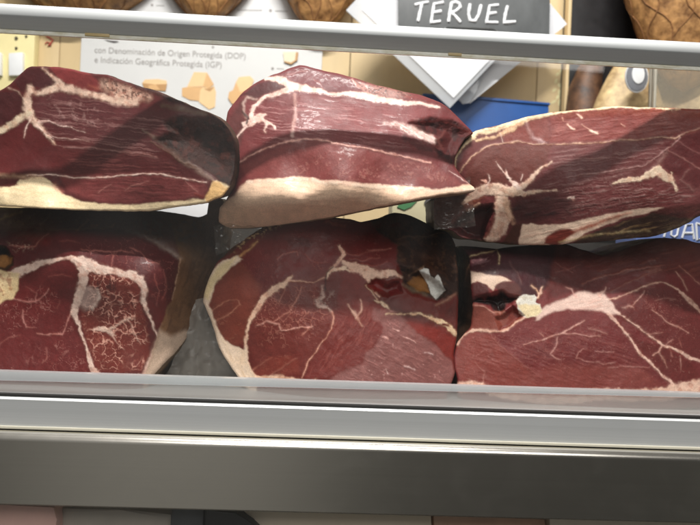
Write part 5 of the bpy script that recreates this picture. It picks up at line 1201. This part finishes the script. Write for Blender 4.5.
cb = empty('shelf_cabinet', pv(620, 300, 0.66), 'black open cabinet behind the hams at the right', 'cabinet')
xc0 = float(P(565.5, 50, 0.60)[0]); xc1 = xc0 + 0.42
box('back_panel', xc0, xc1, 0.604, 0.6185, 0.95, 2.05, M['black'], cb)
box('side_panel', xc0 - 0.003, xc0 + 0.003, 0.585, 0.6035, 0.95, 2.05, M['tan'], cb, 0.001)
shank = empty('ham_shank', pv(585, 180, 0.56), 'dark brown ham shank leaning in the black cabinet', 'ham shank')
bm = bmesh.new()
pts = [pv(u, v, 0.575) for u, v in ((588, 200), (586, 160), (584, 120), (585, 90), (590, 72), (596, 60), (600, 50))]
add_tube(bm, pts, [0.045, 0.042, 0.036, 0.030, 0.024, 0.018, 0.013], 24)
bmobj('leg', bm, simple('dark_shank', (62, 38, 26), 0.55, vary=0.5, scale=40, c2=(120, 82, 54), bump=0.5), shank)

# round tag and glass divider
tg = empty('round_tag', pv(637, 92, 0.46), 'round white tag with a grey rim hanging on the pale ham', 'tag')


def disc(name, u, v, ru, rv, Y, th, mat, parent):
    return prism(name, [(u + ru * math.cos(k * math.tau / 40), v + rv * math.sin(k * math.tau / 40)) for k in range(40)], Y, th, mat, parent, 0.0006)


disc('rim', 637, 76.5, 11.5, 16, 0.445, 0.003, simple('tag_rim', (206, 208, 210), 0.4), tg)
disc('band', 637, 76.5, 10.4, 14.4, 0.4435, 0.003, simple('tag_grey', (112, 114, 120), 0.4), tg)
disc('centre', 638.5, 74, 6.2, 9.6, 0.442, 0.003, M['white_pl'], tg)
gd = empty('glass_divider', pv(653, 300, 0.42), 'upright clear divider with a metal edge in front of the right-hand hams', 'divider')
xg = float(P(653, 85, 0.42)[0])
box('edge_strip', xg - 0.0055, xg - 0.0015, 0.418, 0.424, 1.05, zat(40, 0.42), simple('strip_metal', (150, 142, 128), 0.35, 0.7), gd, 0.0006)
box('edge_strip', xg + 0.0015, xg + 0.0055, 0.418, 0.424, 1.05, zat(40, 0.42), simple('strip_pale', (176, 170, 156), 0.4, 0.3), gd, 0.0006)
box('pane', xg + 0.006, xg + 0.25, 0.420, 0.4203, 1.05, zat(40, 0.42), thin_clear('cloudy_pane', (245, 244, 240), 0.22, (214, 206, 190), 0.1, 1.4, 0.3, 30), gd)

# ------------------------------------------------------------------ vacuum wrap pieces (each part of its ham)


def wrap_sheet(name, pts, Y0, Y1, mat, parent, amp=0.004, seed=0, n=34):
    """crumpled film: quad patch through four corner pixels, depth from Y0 (left) to Y1 (right)."""
    bm = bmesh.new()
    (a, b, c, d) = [np.array(p, float) for p in pts]
    grid = []
    for i in range(n + 1):
        row = []
        for j in range(n + 1):
            s, t = j / n, i / n
            p = (a * (1 - s) + b * s) * (1 - t) + (d * (1 - s) + c * s) * t
            w = fbm(np.array([p[0] / 9]), np.array([p[1] / 9]), seed, 3)[0] - .5
            w2 = abs(fbm(np.array([p[0] / 16 + 4]), np.array([p[1] / 16]), seed + 4, 2)[0] - .5)
            Y = Y0 * (1 - s) + Y1 * s + amp * 2 * w - amp * 3 * w2
            row.append(bm.verts.new(pv(p[0] + w * 2, p[1] + w * 2, Y)))
        grid.append(row)
    for i in range(n):
        for j in range(n): bm.faces.new((grid[i][j], grid[i][j + 1], grid[i + 1][j + 1], grid[i + 1][j]))
    return bmobj(name, bm, mat, parent)


wrap_sheet('plastic_wrap', [(434, 190), (470, 176), (476, 226), (434, 230)], 0.030, 0.022, M['wrap'], ham_roots[2], 0.003, 5)
wrap_sheet('plastic_wrap', [(196, 300), (232, 290), (246, 392), (160, 392)], 0.075, 0.075, M['wrap_grey'], ham_roots[4], 0.004, 9)
wrap_sheet('plastic_wrap', [(214, 226), (262, 219), (242, 243), (216, 256)], 0.062, 0.052, M['wrap'], ham_roots[1], 0.004, 17)

# ------------------------------------------------------------------ goods under the lower glass
YQ = 0.0


def pack(name, label, cat, pts, Y, depth, mat, bevel=0.004):
    o = prism(name, pts, Y, depth, mat, None, bevel)
    return tag(o, label, cat)


pack('meat_package', 'pale pink wrapped meat package below the bar at the left', 'package', [(-60, 501), (54, 507), (57, 520), (54, 570), (-60, 570)], YQ, 0.08, M['pink_pack'])
pack('wrapped_package', 'pale grey wrapped package beside the pink one below the bar', 'package', [(60, 508), (120, 510), (172, 514), (168, 570), (60, 570)], YQ + .012, 0.08, simple('grey_wrapped', (186, 178, 168), 0.4, vary=0.1, scale=14))
pack('grey_tray', 'dark grey plastic tray edge below the bar', 'tray', [(172, 508), (204, 510), (200, 570), (165, 570)], YQ - .002, 0.06, M['dark_pack'], 0.002)
pack('black_tray', 'black plastic tray with a slanting edge below the bar', 'tray', [(205, 510), (236, 513), (254, 525), (300, 570), (202, 570)], YQ - .006, 0.06, M['black_pack'], 0.002)
pack('paper_package', 'cream paper package below the middle of the bar', 'package', [(238, 508), (432, 514), (434, 570), (306, 570), (258, 525)], YQ + .004, 0.08, simple('cream_paper', (224, 210, 190), 0.5, vary=0.05, scale=12))
pack('brown_package', 'brown meat package below the right half of the bar', 'package', [(433, 515), (546, 519), (548, 570), (436, 570)], YQ + .004, 0.08, M['brown_pack'])
pack('pale_package', 'pale wrapped package below the bar at the right end', 'package', [(549, 517), (760, 522), (760, 570), (551, 570)], YQ + .008, 0.08, M['pale_pack'])

# ------------------------------------------------------------------ light
w = bpy.data.worlds.new('World'); scene.world = w; w.use_nodes = True
nt = w.node_tree; N = nt.nodes; L = nt.links
bg = N['Background']
tc = N.new('ShaderNodeTexCoord'); sx = N.new('ShaderNodeSeparateXYZ'); cr = N.new('ShaderNodeValToRGB')
mr = N.new('ShaderNodeMapRange'); mr.inputs['From Min'].default_value = -1; mr.inputs['From Max'].default_value = 1
L.new(tc.outputs['Generated'], sx.inputs[0]); L.new(sx.outputs['Z'], mr.inputs['Value']); L.new(mr.outputs['Result'], cr.inputs['Fac'])
e = cr.color_ramp.elements
e[0].position = 0.0; e[0].color = (0.23, 0.22, 0.20, 1)
e[1].position = 1.0; e[1].color = (1.0, 0.985, 0.96, 1)
x = e.new(0.45); x.color = (0.40, 0.39, 0.36, 1)
x = e.new(0.60); x.color = (0.62, 0.61, 0.59, 1)
mx_ = N.new('ShaderNodeMapRange'); mx_.inputs['From Min'].default_value = -1; mx_.inputs['From Max'].default_value = 1
L.new(sx.outputs['X'], mx_.inputs['Value'])
c2 = N.new('ShaderNodeValToRGB'); c2.color_ramp.interpolation = 'EASE'
L.new(mx_.outputs['Result'], c2.inputs['Fac'])
ee = c2.color_ramp.elements
ee[0].position = 0.0; ee[0].color = (0.8,) * 3 + (1,)
ee[1].position = 1.0; ee[1].color = (0.8,) * 3 + (1,)
for p_, v_ in ((0.25, 0.40), (0.345, 1.25), (0.44, 1.2), (0.55, 0.34), (0.75, 0.26)):  # bright band in the surroundings, added to shape the bar's reflection
    q_ = ee.new(p_); q_.color = (v_,) * 3 + (1,)
m2 = N.new('ShaderNodeMath'); m2.operation = 'MULTIPLY'; m2.inputs[1].default_value = 1.7
L.new(c2.outputs['Color'], m2.inputs[0])
vs = N.new('ShaderNodeVectorMath'); vs.operation = 'SCALE'
L.new(cr.outputs['Color'], vs.inputs[0]); L.new(m2.outputs[0], vs.inputs['Scale'])
L.new(vs.outputs['Vector'], bg.inputs['Color']); bg.inputs['Strength'].default_value = 0.29


def area(name, loc, target, sx_, sy_, power, col=(1, 0.97, 0.93)):
    l = bpy.data.lights.new(name, 'AREA'); l.shape = 'RECTANGLE'; l.size = sx_; l.size_y = sy_; l.energy = power; l.color = col
    o = bpy.data.objects.new(name, l); COL.objects.link(o)
    d = (Vector(target) - Vector(loc)).normalized()
    z = -d; xx = Vector((1, 0, 0)); yy = z.cross(xx).normalized(); xx = yy.cross(z)
    o.matrix_world = Matrix(((xx.x, yy.x, z.x, loc[0]), (xx.y, yy.y, z.y, loc[1]), (xx.z, yy.z, z.z, loc[2]), (0, 0, 0, 1)))
    return o


area('ceiling_tube', (0.0, -0.47, 2.55), (0.0, 0.03, 1.3), 0.5, 0.035, 34)
area('front_fill', (0.3, -2.2, 2.7), (0.0, 0.05, 1.2), 2.0, 1.0, 28, (1.0, 0.98, 0.95))  # added frontal fill from behind the camera to lift the ham faces
area('background_fill', (0.0, 0.25, 2.1), (0.0, 0.62, 1.45), 1.2, 0.12, 1.35)  # added light to brighten the boards and poster behind the case

scene.view_settings.view_transform = 'Standard'
scene.view_settings.look = 'None'
scene.view_settings.exposure = 0.0
scene.view_settings.gamma = 1.0
scene.cycles.transparent_max_bounces = 16
scene.cycles.max_bounces = 8
